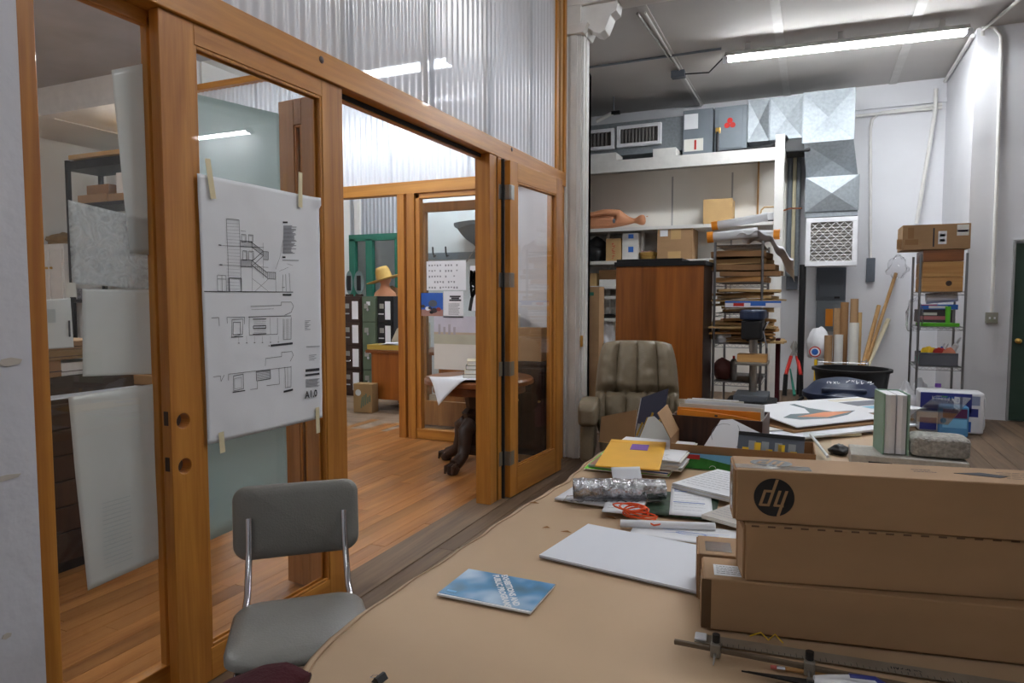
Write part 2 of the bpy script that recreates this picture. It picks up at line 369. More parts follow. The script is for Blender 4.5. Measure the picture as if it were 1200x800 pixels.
# --- walls
struct(MB().box(-2.2, -1.94, YF, 1.165, -.1, CZ).build('wall_left', 'plaster'), 'rough white plastered wall end')
wb = struct(MB().box(-6.7, XR, YB, YB+.1, -.1, CZ).build('wall_back', 'wallwhite'), 'white painted back wall')
for u in (788, 858): x = aty(u, 230, 10.85).x; MB().box(x-.012, x+.012, 10.844, 10.851, 1.0, 3.3).build('panel_seam', solid('seam', 176, 174, 172), wb)
MB().box(-.6, XJ, YB-.05, YB, 4.16, 4.22).build('ledge', 'wallwhite', wb)
K['wallshelf'] = mat('wallshelf', S(236, 232, 224), .7, var=.03, scale=2)
struct(MB().box(-4.0, aty(908, 200, 10.2).x, 10.85, YB, -.1, aty(800, 182, 10.2).z-.07).build('wall_shelf', 'wallshelf'), 'white panelled wall behind the shelving')
struct(MB().box(XJ, XR, YJ, YB, -.1, CZ).build('wall_jut', 'wallwhite'), 'white wall block standing forward of the back wall')
struct(MB().box(XR, XR+.1, YF, YB, -.1, CZ).build('wall_right', 'wallwhite'))
struct(MB().box(XL, XR, YF-.1, YF, -.1, CZ).build('wall_front', 'wallwhite'))
struct(MB().box(XL-.1, XL, YF, 9.3, -.1, CZI).build('wall_far_left', 'wallcream'))
struct(MB().box(XL, -6.6, 7.65, 7.75, -.1, 3.8).build('wall_inner_back', 'wallcream'))
struct(MB().box(-6.7, -2.9, 9.2, 9.3, -.1, CZ).build('wall_office_back', 'wallwhite'))
struct(MB().box(-6.7, -6.6, YI+.1, 9.2, -.1, CZI).build('wall_office_side', 'wallcream'))
struct(MB().box(-3.0, -2.9, YI+.06, 9.3, -.1, CZ).build('wall_inner_right', 'wallwhite'))
struct(MB().box(-2.9, -2.1, YI+.0, YI+.1, -.1, CZ).build('wall_inner_end', 'wallwhite'))
struct(MB().box(-6.8, -6.7, 9.3, YB, -.1, CZ).build('wall_nook', 'wallwhite'))
# white header across the inner room (a board over the corrugated run)
hd = struct(MB().box(XL, -6.62, YI-.02, YI+.1, 3.8, CZI).build('trim_2', 'paintwhite'), 'white header board under the inner ceiling')
MB().box(XL, -6.62, YI-.05, YI-.02, 3.8, 3.84).build('moulding', 'paintwhite', hd)
wl = bpy.data.objects['wall_left']
for (u, v, a, b) in ((12, 424, .03, .012), (6, 560, .04, .008), (8, 745, .012, .008)):
    c_ = atx(u, v, -1.9385); MB().prism([(-a, -b*.3), (-a*.3, -b), (a*.8, -b*.6), (a, b*.4), (a*.1, b), (-a*.7, b*.7)], -.0012, .0008, 'x', Tr(*c_)).build('paint_chip', solid('chip', 198, 190, 180, .9), wl)
# --- partition frame
struct(MB().box(-2.1, -1.985, 1.165, 1.24, .004, 2.38).build('trim_3', 'fir', bev=.004), 'orange fir post against the plastered wall')
hb = struct(MB().box(-2.1, -1.985, 1.165, 5.66, 2.378, 2.494).build('trim_4', 'fir_y', bev=.004), 'long orange fir header beam over the folding doors')
MB().box(-2.062, -2.052, 2.62, 4.14, 2.356, 2.378).build('seal_or_gap_shade', 'rubber', hb)
MB().box(-2.1, -2.062, 2.62, 4.14, 2.35, 2.378).build('stop', 'fir_y', hb, bev=.002)
for u, v in ((377, 70), (600, 175)):
    p = atx(u, v, -1.984); MB().lathe([(.0, .004), (.006, .003), (.014, .001), (.017, -.002)], 12, M=Tr(*p) @ Matrix.Rotation(PI/2, 4, 'Y')).build('knot', 'darkwood', hb)
po = struct(MB().box(-2.1, -2.0, 5.5, 5.66, .004, 2.378).build('trim_5', 'fir', bev=.004), 'fir end post of the partition beside the white column')
jb = struct(MB().box(-2.1, -1.99, 4.145, 4.25, .004, 2.378).build('trim_6', 'fir', bev=.004), 'fir jamb post with hinges carrying the folded glazed door')
MB().box(-2.08, -1.995, 4.25, 4.265, .004, 2.378).build('seal_or_gap_shade', 'rubber', jb)
MB().box(-2.07, -1.966, 4.319, 4.331, .004, 2.37).build('seal_or_gap_shade', 'rubber', jb)  # black strip standing in for the shade in the gap between jamb and leaf
MB().box(-2.06, -1.985, 4.265, 4.318, .004, 2.376).build('stile', 'fir', jb, bev=.003)
# corrugated sheets over the header
def corr(par_name, x_or_y, a0, a1, z0, z1, plane, pitch=.068, amp=.009):
    n = int((a1-a0)/pitch*8)
    def fn(u, v):
        a = a0+(a1-a0)*u; d = amp*math.sin(2*PI*a/pitch); z = z0+(z1-z0)*v
        return (x_or_y+d, a, z) if plane == 'x' else (a, x_or_y+d, z)
    return MB().grid(fn, n, 1).build('corrugated_sheet', 'poly', smooth=80)
co = struct(MB().box(-2.1, -1.985, 1.165, 5.66, 4.4, 4.5).build('trim_7', 'fir_y'), 'fir top plate of the corrugated panels')
y = 1.17
for i in range(6):
    c = corr('x', -2.03+(.004 if i % 2 else 0), y, y+.80, 2.47, 4.42, 'x'); c.parent = co; y += .755
    MB().box(-2.075, -2.05, y-.02, y+.02, 2.494, 4.4).build('stud', solid('studpale', 190, 176, 150), co)
for i, yy in enumerate((5.46, 5.53, 5.6)): MB().box(-2.045+i*.012, -2.0+i*.01, yy, yy+.05, 2.494, 4.4).build('batten', 'fir' if i != 1 else 'pine_z', co, bev=.002)
# --- white column, capital, beam and corbel
cm = struct(MB().box(-2.08, -1.87, 5.70, 5.92, 0, 3.74).build('column', 'oldpaint', bev=.003), 'old white painted timber column at the end of the partition')
MB().box(-2.075, -1.99, 5.68, 5.70, 0, 3.74).build('board', 'oldpaint', cm, bev=.003)
MB().box(-1.965, -1.90, 5.685, 5.70, 0, 3.74).build('board', 'oldpaint', cm, bev=.003)
MB().box(-1.87, -1.855, 5.73, 5.89, 0, 3.74).build('board', 'oldpaint', cm, bev=.003)
MB().prism([(-2.09, 3.66), (-1.84, 3.66), (-1.80, 3.74), (-2.12, 3.74)], 5.66, 5.94, 'y').build('capital', 'paintwhite', cm, bev=.004)
pts = [(-1.87, 3.72)]+[(-1.80, 3.70), (-1.76, 3.665), (-1.715, 3.65), (-1.67, 3.675), (-1.645, 3.73), (-1.62, 3.79), (-1.57, 3.82), (-1.56, 3.90), (-1.87, 3.90)]
MB().prism(pts, 5.72, 5.88, 'y').build('corbel', 'paintwhite', cm, bev=.004)
MB().box(-2.10, XR, 5.68, 5.92, 3.90, CZ).build('beam', 'paintwhite', cm, bev=.004)
MB().box(-2.10, -1.87, 5.68, 5.92, 3.74, 3.90).build('block', 'paintwhite', cm, bev=.004)
MB().cyl((-1.83, 5.72, .72), (-1.83, 5.72, 3.7), .004, n=6).build('cord', 'paper2', cm)
p = aty(684, 400, 5.67); MB().box(-1.862, -1.842, 5.70, 5.724, p.z-.05, p.z+.05).build('cord_pull', 'brass', cm, bev=.004)
# --- green door on the jut wall
dg_ = T('door_1', 'dark green door with brass knob in the forward white wall', 'door', (2.09, YJ, 0)); dg_['kind'] = 'structure'
MB().box(0, .92, -.03, -.001, .01, 2.04).build('leaf', 'doorgreen', dg_, bev=.003)
fr = MB(); fr.box(-.02, 0, -.045, -.001, 0, 2.06); fr.box(.92, .94, -.045, -.001, 0, 2.06); fr.box(-.02, .94, -.045, -.001, 2.06, 2.08); fr.build('frame', solid('framegrey', 150, 150, 150), dg_)
MB().lathe([(.03, 0), (.03, .006), (.012, .01), (.012, .03), (.026, .04), (.028, .055), (.016, .066), (0, .068)], 16, M=Tr(.06, -.03, .93) @ Matrix.Rotation(PI/2, 4, 'X')).build('door_handle', 'brass', dg_, smooth=40)
# --- glazed doors
def cutholes(o, holes, r):
    for (h) in holes:
        c = MB().cyl((-3, h[0], h[1]), (1, h[0], h[1]), r, n=20).build('cut', 'fir'); c.parent = o.parent
        md = o.modifiers.new('b', 'BOOLEAN'); md.object = c; md.operation = 'DIFFERENCE'; md.solver = 'EXACT'
        bpy.context.view_layer.update(); dg = bpy.context.evaluated_depsgraph_get()
        me = bpy.data.meshes.new_from_object(o.evaluated_get(dg)); o.modifiers.clear(); o.data = me
        bpy.data.objects.remove(c)
def leaf(name, label, L_, H_, loc, rz, stile=.145, top=.13, bot=.20, th=.045, holes=()):
    t = T(name, label, 'door', loc, rz); t['kind'] = 'structure'   # local y along the leaf, x thickness (front = +x)
    s1 = MB().box(-th, 0, 0, stile, 0, H_).build('stile', 'fir', t)
    if holes: cutholes(s1, holes, .027)
    b_ = s1.modifiers.new('bevel', 'BEVEL'); b_.width = .002; b_.segments = 1; b_.limit_method = 'ANGLE'; b_.angle_limit = 1.2
    MB().box(-th, 0, L_-stile, L_, 0, H_).build('stile', 'fir', t, bev=.002)
    MB().box(-th, 0, stile, L_-stile, H_-top, H_).build('rail', 'fir_y', t, bev=.002)
    MB().box(-th, 0, stile, L_-stile, 0, bot).build('rail', 'fir_y', t, bev=.002)
    be = MB(); a, b, c, d = stile, L_-stile, bot, H_-top; q = .012
    for x0, x1 in ((-.012, -.003), (-th+.003, -th+.012)):
        be.box(x0, x1, a, a+q, c, d); be.box(x0, x1, b-q, b, c, d); be.box(x0, x1, a+q, b-q, c, c+q); be.box(x0, x1, a+q, b-q, d-q, d)
    be.build('glazing_bead', K['fir'], t, bev=.002)
    MB().box(-th/2-.003, -th/2+.003, a-.005, b+.005, c-.005, d+.005).build('pane', 'glass', t)
    return t
zt = atx(224.7, 50.7, -2.0).z; zb = atx(248, 763, -2.0).z
d1 = leaf('door_2', 'glazed fir door leaf with two empty lock holes and taped drawing', 2.606-1.645, 2.366, (-2.0, 1.645, .01), 0, .142, 2.376-zt, max(.12, zb-.01),
          holes=[(atx(215, 493, -2.0).y-1.645, atx(215, 493, -2.0).z-.01), (atx(217, 546, -2.0).y-1.645, atx(217, 546, -2.0).z-.01)])
for uv in ((190, 493), (194, 547)):
    z = atx(*uv, -2.0).z; MB().box(-.034, -.012, -.0015, .004, z-.035, z+.015).build('latch_slot', 'darkwood', d1, bev=.002)
f1 = Vector((-1.925, 4.335, 0)); f2 = Vector((-1.865, 5.23, 0)); dv = f2-f1
d2 = leaf('door_3', 'glazed fir door leaf folded back in front of the white column', dv.length, 2.35, (f1.x, f1.y, .012), math.atan2(-dv.x, dv.y), .115, .13, .19)
for (u, v) in ((592, 225), (592, 328), (592, 432), (594, 537)):
    z = atx(592, v, -1.96).z; h = MB()
    mm = 'steel' if v < 400 else solid('oldsteel', 120, 112, 100, .4)
    h.box(-1.983, -1.979, 4.27, 4.325, z-.05, z+.05); h.box(-1.924, -1.920, 4.34, 4.395, z-.05, z+.05); h.cyl((-1.93, 4.333, z-.05), (-1.93, 4.333, z+.05), .008, n=10)
    h.box(-1.983, -1.926, 4.329, 4.333, z-.05, z+.05); h.build('hinge', mm, d2, bev=.002); 
for o in d2.children:
    if o.name.startswith('hinge'): o.parent = jb
# left fixed pane in the frame
wp = T('window_1', 'tall fixed glass pane with hanging vellum between post and door', 'window', (-2.075, 1.24, 0)); wp['kind'] = 'structure'
MB().box(-.003, .003, 0, .43, .0, 2.38).build('pane', 'glass', wp)
MB().box(-.02, .012, 0, .43, .004, .12).build('bottom_rail', 'fir_y', wp, bev=.003)
MB().box(-.02, .012, .41, .44, .12, 2.36).build('stop', 'fir', wp, bev=.003)
MB().box(-.02, .012, 0, .43, 2.33, 2.378).build('top_rail', 'fir_y', wp, bev=.003)
# folded inner leaf behind the first door (seen through its glass)
d4 = leaf('door_4', 'narrow brown glazed leaf folded behind the taped drawing', .25, 2.34, (-2.11, 2.61, .012), math.radians(84), .10, .12, .2)
for o in d4.children:
    if o.type == 'MESH' and o.name.split('.')[0] in ('stile', 'rail'): o.data.materials[0] = K['fir_dark']
# --- inner partition (parallel to the back wall)
ip = struct(MB().box(-6.62, -2.1, YI-.05, YI+.06, 2.45, 2.57).build('trim_8', 'fir_x', bev=.004), 'fir header beam of the inner glazed partition')
MB().box(-6.62, -2.1, YI-.05, YI+.06, 3.79, 3.86).build('top_plate', 'fir_x', ip, bev=.004)
for x0, x1 in ((-6.62, -6.52), (-5.3, -5.2), (-3.84, -3.76), (-3.73, -3.64), (-2.9, -2.8), (-2.2, -2.1)): MB().box(x0, x1, YI-.05, YI+.06, 0.0, 2.45).build('post', 'fir', ip, bev=.003)
x = -6.6
for i in range(5):
    c = corr('y', YI+.02, x, x+.9, 2.55, 3.81, 'y'); c.parent = ip; x += .88
MB().box(-3.64, -2.9, YI-.04, YI+.05, .004, .10).build('sill', 'fir_x', ip, bev=.003)
MB().box(-3.64, -3.59, YI-.03, YI+.04, .1, 2.45).build('stile', 'fir', ip, bev=.003)
MB().box(-3.64, -2.9, YI-.03, YI+.04, 2.40, 2.45).build('rail', 'fir_x', ip, bev=.003)
MB().box(-3.59, -2.9, YI-.003, YI+.003, .1, 2.41).build('pane', 'glass_g', ip)
# office: green window wall
gw = T('window_2', 'green painted window frame above the filing cabinets', 'window', (0, 8.75, 0)); gw['kind'] = 'structure'
g1 = [aty(403, 275, 8.75), aty(470, 286, 8.75)]; zt_ = 2.33
g = MB(); g.box(-6.61, -5.62, -.04, .04, zt_-.04, zt_+.06); g.box(-6.61, -5.62, -.04, .04, 1.2, 1.28)
xs = [aty(u, 300, 8.75).x for u in (434, 468)]
for xx in xs+[-6.55]: g.box(xx-.06, xx+.06, -.04, .04, 0, zt_)
g.build('frame', 'green_paint', gw, bev=.003)
MB().box(-6.61, -5.62, -.003, .003, 1.28, zt_-.04).build('pane', 'glass_g', gw)
MB().box(-6.61, -5.62, -.03, .03, .0, 1.2).build('lower_panel', solid('officegrey', 150, 152, 150), gw)
c = corr('y', 8.75, -6.61, -5.62, zt_+.06, CZI, 'y'); c.parent = gw; c.location = (0, -8.75, 0)
for xx in (aty(420, 255, 8.75).x,): MB().box(xx-.05, xx+.05, -.04, .0, zt_+.06, CZI).build('stud', 'paintwhite', gw)
struct(MB().box(-5.62, -3.0, 8.75, 8.85, -.1, CZI).build('wall_office', 'wallwhite'), 'white office wall with hooks')
# brown glazed door standing behind the inner partition glass
bd = T('door_5', 'dark brown glazed door seen through the inner partition glass', 'door', (0, 6.55, 0)); bd['kind'] = 'structure'
L0 = aty(492, 300, 6.55).x; R0 = aty(572, 300, 6.55).x; tz = aty(530, 236, 6.55).z
b = MB(); b.box(L0, L0+.09, -.03, .03, .01, tz); b.box(R0-.14, R0, -.03, .03, .01, tz); b.box(L0+.09, R0-.14, -.03, .03, tz-.1, tz); b.box(L0+.09, R0-.14, -.03, .03, .01, .28)
b.build('frame', 'fir_dark', bd, bev=.003); MB().box(L0+.09, R0-.14, -.003, .003, .28, tz-.1).build('pane', 'glass_g', bd)
# ================================================================ LAMPS
def fixture(label, p0, p1, z, m='lamp_w', group='fluorescent ceiling fixtures', hang=0.0, ctop=CZ):
    p0 = Vector(p0); p1 = Vector(p1); L_ = (p1-p0).length; a = math.atan2(p1.y-p0.y, p1.x-p0.x); c = (p0+p1)/2
    t = T('fluorescent_fixture', label, 'ceiling light', (c.x, c.y, z), a, group)
    MB().prism([(-.09, .02), (-.05, .075), (.05, .075), (.09, .02), (.08, .016), (-.08, .016)], -L_/2, L_/2, 'x').build('housing', 'paintwhite', t)
    for s in (-1, 1):
        MB().cyl((-L_/2+.04, s*.045, 0), (L_/2-.04, s*.045, 0), .019, n=14).build('tube', m, t, smooth=40)
        MB().box(s*L_/2-.03, s*L_/2+.03, -.075, .075, -.022, .02).build('socket', 'plasticwhite', t, bev=.003)
    for s in (-.8, 0, .8): MB().box(s*L_/2-.03, s*L_/2+.03, -.012, .012, .07, ctop-z).build('bracket', 'paintwhite', t)
    return t
K['lamp_mid'] = emit('lamp_mid', (.95, .97, 1, 1), TUBE*.9)
K['lamp_in2'] = emit('lamp_in2', (.80, .89, 1, 1), TUBE_IN*.36)
K['lamp_in3'] = emit('lamp_in3', (.95, .97, 1, 1), TUBE_IN*1.7)
K['lamp_hi'] = emit('lamp_hi', (.93, .97, 1, 1), TUBE*1.35)
lA = atz(850, 70, 4.33); lB = atz(1135, 38, 4.33)
fixture('long white fluorescent light hung under the ceiling near the duct', (lA.x, lA.y), (lB.x, lB.y), 4.33, 'lamp_hi')
fixture('short fluorescent light beyond the green door', (5.08, 9.3), (6.45, 9.3), 4.33)
fixture('fluorescent light over the paper covered table', (-.6, 3.6), (1.9, 3.6), 4.33, 'lamp_mid')
K['lamp_dim'] = emit('lamp_dim', (.93, .97, 1, 1), TUBE*.26)
fixture('fluorescent light over the aisle before the table', (-.4, -1.2), (2.1, -1.2), 4.33, 'lamp_dim')
fixture('fluorescent light of the inner room behind the corrugated panels', (-2.75, 5.05), (-4.3, 5.05), 3.35, 'lamp_in2', ctop=CZI)
fixture('fluorescent light of the inner room over the flat file', (-4.4, 1.6), (-6.6, 1.6), 3.9, 'lamp_in3', ctop=CZI)
fixture('fluorescent light of the back office', (-3.2, 7.8), (-5.4, 7.8), 3.95, 'lamp_in', ctop=CZI)
fixture('added unseen fill light under the lower cream ceiling', (-7.0, 6.7), (-8.1, 6.7), 3.62, 'lamp_in3', ctop=3.8)  # added lamp kept out of view, brightens the space beyond the white header
# ================================================================ BACK OF THE WORKSHOP
YS = 10.2
zs1 = aty(800, 182, YS).z; zs2 = aty(800, 263.5, YS).z; zs3 = aty(700, 306, YS).z; zs4 = aty(700, 335, YS).z; zs5 = aty(710, 347, YS).z; zs6 = aty(710, 373, YS).z
xsR = aty(908, 200, YS).x; xsL = -3.9
sh = T('storage_shelving', 'tall white painted built-in shelving along the back wall', 'shelving', (0, YS, 0))
MB().box(xsL, xsR+.12, 0, 1.1, zs1-.06, zs1).build('shelf_board', 'paintwhite', sh)
MB().box(xsL, xsR+.1, -.02, 0, zs1-.17, zs1+.005).build('fascia', 'paintwhite', sh, bev=.003)
for z in (zs2, zs3): MB().box(xsL, xsR if z == zs2 else aty(840, 306, YS).x, 0, .64, z-.05, z).build('shelf_board', 'paintwhite', sh, bev=.003)
xm = aty(745, 335, YS).x
for z in (zs4, zs5, zs6, .6): MB().box(xsL, xm, 0, .64, z-.045, z).build('shelf_board', 'paintwhite', sh, bev=.003)
MB().box(xsR, xsR+.12, -.03, .06, 0, aty(912, 158, YS).z).build('upright', 'paintwhite', sh, bev=.003)
for xx in (xm, -3.0): MB().box(xx, xx+.05, .3, .36, 0, zs2-.05).build('upright', 'paintwhite', sh)
# --- air handling on top of the shelf
def pbox(u0, u1, v0, v1, y): 
    a = aty(u0, v1, y); b = aty(u1, v0, y); return a.x, b.x, a.z, b.z
def xbreak(par, name, x0, x1, y0, y1, z0, z1, m='galv', d=.03, cols=1):
    """sheet metal duct section: its front is cross broken (four facets meeting in a low point)"""
    mb = MB(); w_ = (x1-x0)/cols
    for i in range(cols):
        a = x0+i*w_; b = a+w_
        vs = [(a, y0, z0), (b, y0, z0), (b, y0, z1), (a, y0, z1), ((a+b)/2, y0-d, (z0+z1)/2), (a, y1, z0), (b, y1, z0), (b, y1, z1), (a, y1, z1)]
        mb.add(vs, [(0, 1, 4), (1, 2, 4), (2, 3, 4), (3, 0, 4), (5, 8, 7, 6), (0, 5, 6, 1), (3, 2, 7, 8), (0, 3, 8, 5), (1, 6, 7, 2)])
    o = mb.build(name, m, par)
    fl_ = MB()
    for xx in (x0, x1): fl_.box(xx-.008, xx+.008, y0-.012, y0+.02, z0, z1)
    fl_.build('seam_flange', m, par); return o
YD = 10.55
ah = T('air_handler', 'grey metal air handler with galvanised ducts on the top shelf', 'air handler', (0, 0, 0))
x0, x1, z0, z1 = pbox(800, 836, 126, 170, YD); MB().box(x0, x1, YD, 11.2, zs1+.06, z1).build('cabinet', 'eqgrey', ah, bev=.005)
zc = z1
MB().box(x0+.02, x0+.22, YD-.003, YD+.001, z1-.28, z1-.06).build('sticker', 'paper', ah); MB().box(x0+.02, x0+.30, YD-.003, YD+.001, zs1+.12, zs1+.30).build('sticker', 'paper2', ah)
MB().box(x0+.17, x0+.2, YD-.005, YD-.002, zs1+.14, zs1+.28).build('warning_mark', 'red', ah)
xa, xb, z0, z1 = pbox(837, 876, 122, 168, YD); MB().box(xa, xb, YD, 11.2, zs1+.06, z1).build('fan_cabinet', 'eqgrey', ah, bev=.005)
dpn = MB().box(xa+.06, xb-.06, YD-.014, YD, zs1+.12, z1-.06).build('access_panel', 'eqgrey', ah, bev=.003)
for i in range(3):
    a = PI/2+i*2*PI/3; MB().lathe([(0, .002), (.038, .002), (.04, 0)], 12, M=Tr(aty(855.5, 145, YD).x+.045*math.cos(a), YD-.015, aty(855, 145, YD).z+.045*math.sin(a)) @ Matrix.Rotation(PI/2, 4, 'X')).build('emblem', 'red', ah)
MB().box(xa+.02, xa+.09, YD-.05, YD, zs1+.34, zs1+.42).build('valve', 'brass', ah, bev=.006); MB().cyl((xa+.05, YD-.04, zs1+.06), (xa+.05, YD-.04, zs1+.36), .02, n=10).build('pipe', 'black', ah)
# duct with filter grilles to the left
gx0 = -3.9; gz0 = zs1+.16; xg = pbox(776, 800, 130, 170, YD)
MB().box(gx0, x0, YD+.05, 11.2, gz0, aty(780, 137, YD).z).build('return_duct', 'galv', ah)
for (u0, u1, v0, v1) in ((688, 720, 150, 177), (723, 775, 143, 173)):
    a0, a1, b0, b1 = pbox(u0, u1, v0, v1, YD); b0 = max(b0, gz0-.03); a0 = a0 if u0 > 690 else a0-.35
    f = MB(); q = .05; f.box(a0, a1, YD-.02, YD+.06, b0, b0+q); f.box(a0, a1, YD-.02, YD+.06, b1-q, b1); f.box(a0, a0+q, YD-.02, YD+.06, b0+q, b1-q); f.box(a1-q, a1, YD-.02, YD+.06, b0+q, b1-q)
    g_ = f.build('filter_frame', 'plasticwhite', ah, bev=.003); p_ = MB(); n = 22
    vs = []
    for i in range(n+1):
        xx = a0+q+(a1-a0-2*q)*i/n; yy = YD+(.0 if i % 2 else .03); vs += [(xx, yy, b0+q), (xx, yy, b1-q)]
    p_.add(vs, [(2*i, 2*i+2, 2*i+3, 2*i+1) for i in range(n)]); p_.build('pleated_filter', 'grilledk', ah)
# supply duct, elbow, drop
xa2, xb2 = aty(877, 130, YD).x, aty(955, 110, YD).x
for (u0, u1) in ((877, 902), (903, 941)): a = aty(u0, 130, YD).x; b = aty(u1, 130, YD).x; xbreak(ah, 'supply_duct', a, b, YD, 11.2, zs1+.18, aty(920, 113, YD).z, d=-.05)
ex0, ex1 = aty(942, 110, YD).x, aty(1002, 110, YD).x; ez1 = aty(980, 105, YD).z; ez0 = aty(980, 165, YD).z
xbreak(ah, 'elbow_duct', ex0, ex1, YD-.02, 11.2, ez0, ez1, d=-.07)
dx0, dx1 = aty(944, 230, YD).x, aty(1006, 230, YD).x; dz1 = aty(975, 206, YD).z; dz0 = aty(975, 247, YD).z
tr = MB(); vs = [(ex0+.02, YD-.02, ez0), (ex1, YD-.02, ez0), (ex1, 11.2, ez0), (ex0+.02, 11.2, ez0), (dx0, YD+.25, dz1), (dx1, YD+.25, dz1), (dx1, 11.2, dz1), (dx0, 11.2, dz1), ((dx0+dx1)/2, YD+.18, (ez0+dz1)/2)]
tr.add(vs, [(0, 1, 8), (1, 5, 8), (5, 4, 8), (4, 0, 8), (1, 2, 6, 5), (3, 0, 4, 7), (2, 3, 7, 6)]); tr.build('tapered_duct', 'galv', ah)
xbreak(ah, 'drop_duct', dx0, dx1, YD+.02, 11.2, dz0, dz1, d=.06)
MB().box(dx0, dx1, YD+.04, 11.2, dz0-.07, dz0).build('collar', 'galv', ah)
MB().box(aty(918, 160, YD).x, aty(950, 160, YD).x, YD+.02, 11.0, aty(930, 178, YD).z, aty(930, 156, YD).z).build('insulation', 'black', ah, bev=.02)
MB().tube([(xa+.05, YD-.05, zs1+.05), (xa+.5, YD-.06, zs1+.06), (xa+.8, YD-.05, zs1+.09), (xa+1.0, YD-.03, zs1+.2)], .035, 8).build('hose', 'black', ah, smooth=40)
# sleepers
for u0, u1 in ((686, 722), (765, 792)):
    a = aty(u0, 182, YS+.1).x; b = aty(u1, 182, YS+.1).x
    tag(MB().box(a, b, YS+.1, YS+.5, zs1, zs1+.15).build('timber_block', K['paintwhite'], bev=.004), 'white timber block under the left filter grille' if u0 < 700 else 'white timber block beside the air handler cabinet', 'block')
# return filter box with grille
fx0, fx1, fz0, fz1 = pbox(943, 1006, 253, 312, YD)
fb_ = T('filter_grille', 'square white filter grille with diamond wire mesh under the duct', 'air filter', (fx0, YD, fz0)); W_, H_ = fx1-fx0, fz1-fz0
f = MB(); q = .065; f.box(0, W_, 0, .35, 0, q); f.box(0, W_, 0, .35, H_-q, H_); f.box(0, q, 0, .35, q, H_-q); f.box(W_-q, W_, 0, .35, q, H_-q); f.build('frame', 'plasticwhite', fb_, bev=.005)
p_ = MB(); n = 26; vs = []
for i in range(n+1): zz = q+(H_-2*q)*i/n; vs += [(q, .03+(.02 if i % 2 else 0), zz), (W_-q, .03+(.02 if i % 2 else 0), zz)]
p_.add(vs, [(2*i, 2*i+2, 2*i+3, 2*i+1) for i in range(n)]); p_.build('pleated_filter', solid('filt', 150, 146, 142), fb_)
mm = MB(); n = 5; s_ = (W_-2*q)/n
for i in range(-n, n+1):
    for sg in (1, -1):
        pts = []
        for k in (0, 1):
            pass
        x_a = i*s_ if sg > 0 else (i+n)*s_; pa = []
        for tt in [j/40 for j in range(41)]:
            xx = x_a+sg*tt*n*s_; zz = tt*(H_-2*q)
            if 0 <= xx <= W_-2*q: pa.append((xx+q, .012, zz+q))
        if len(pa) > 1: mm.line(pa[0], pa[-1], .008, (0, -1, 0))
mm.build('wire_mesh', 'plasticwhite', fb_)
# --- electrics on the back wall
def wallthing(name, label, cat, u0, u1, v0, v1, m, dep=.12, y=YB, door=True):
    x0, x1, z0, z1 = pbox(u0, u1, v0, v1, y-dep); t = T(name, label, cat, (x0, y-.004, z0)); W_, H_ = x1-x0, z1-z0
    MB().box(0, W_, -dep, 0, 0, H_).build('body', m, t, bev=.006)
    if door: MB().box(.04, W_-.04, -dep-.012, -dep, .05, H_-.05).build('cover', m, t, bev=.004)
    return t, W_, H_
t, W_, H_ = wallthing('breaker_panel', 'grey breaker panel below the filter grille', 'electrical panel', 956, 992, 313, 352, 'eqgrey_dk')
MB().box(W_*.62, W_*.8, -.145, -.13, .03, .06).build('latch', 'black', t)
t, W_, H_ = wallthing('breaker_panel', 'light grey panel with orange sticker behind cardboard tubes', 'electrical panel', 956, 991, 352, 388, 'eqgrey')
MB().box(W_*.32, W_*.58, -.14, -.131, .08, .34).build('sticker', 'orange', t)
wallthing('disconnect_box', 'narrow grey switch box right of the filter grille', 'electrical box', 1015, 1026, 302, 330, 'eqgrey_dk', .09)
wallthing('electrical_box', 'tall grey electrical box behind the rolled papers', 'electrical box', 921, 936, 288, 339, 'eqgrey_dk', .12)
t, W_, H_ = wallthing('switch_box', 'small metal switch box on the forward white wall', 'switch', 1155, 1170, 366, 379, solid('boxtan', 140, 136, 126), .05, YJ, False)
for dx in (.3, .7): MB().box(W_*dx-.008, W_*dx+.008, -.064, -.05, H_*.4, H_*.6).build('switch_toggle', 'plasticwhite', t)
def pipe(name, label, pts, r, m, cat='conduit', group=None): return tag(MB().tube(pts, r, 8).build(name, m, smooth=50), label, cat, group)
yp = YB-.03
a = aty(1020, 302, yp); b = aty(1020, 150, yp); c = aty(1034, 132, yp); d = aty(1104, 122, yp)
pipe('conduit', 'white conduit bending over from the narrow grey switch box', [a, b, b+Vector((.02, 0, .12)), c+Vector((-.06, 0, -.01)), c, d], .022, 'paintwhite')
pipe('conduit', 'white diagonal conduit in the back corner', [aty(1074, 262, yp-.06), aty(1096, 130, yp-.06), aty(1097, 104, yp-.06)], .026, 'paintwhite')
pipe('conduit', 'white horizontal conduit under the ceiling ledge', [aty(1003, 136, yp-.02), aty(1104, 126, yp-.02)], .02, 'paintwhite')
pj = YJ-.03
pipe('conduit', 'white vertical conduit above the switch box on the forward wall', [aty(1162, 366, pj), aty(1168, 220, pj), aty(1173, 60, pj), aty(1173, 42, pj), aty(1165, 32, pj), aty(1150, 31, pj)], .02, 'paintwhite')
pipe('conduit', 'pale conduit along the top edge of the forward wall', [(XJ-.03, YJ+.05, 4.44), (XJ-.03, YB-.04, 4.44)], .025, 'paintwhite')
pipe('conduit', 'conduit climbing from the forward wall over the ceiling', [(XJ+.05, YJ-.03, 4.4), (XJ+.05, YJ-.06, 4.46), (XJ+.3, YJ-1.2, 4.47), (XJ+.5, YJ-3.0, 4.47)], .02, 'paintwhite')
pipe('black_pipe', 'black vertical pipe beside the filter grille', [aty(941, 310, 10.7), (aty(941, 310, 10.7).x, 10.7, 0.02)], .045, 'black', 'pipe')
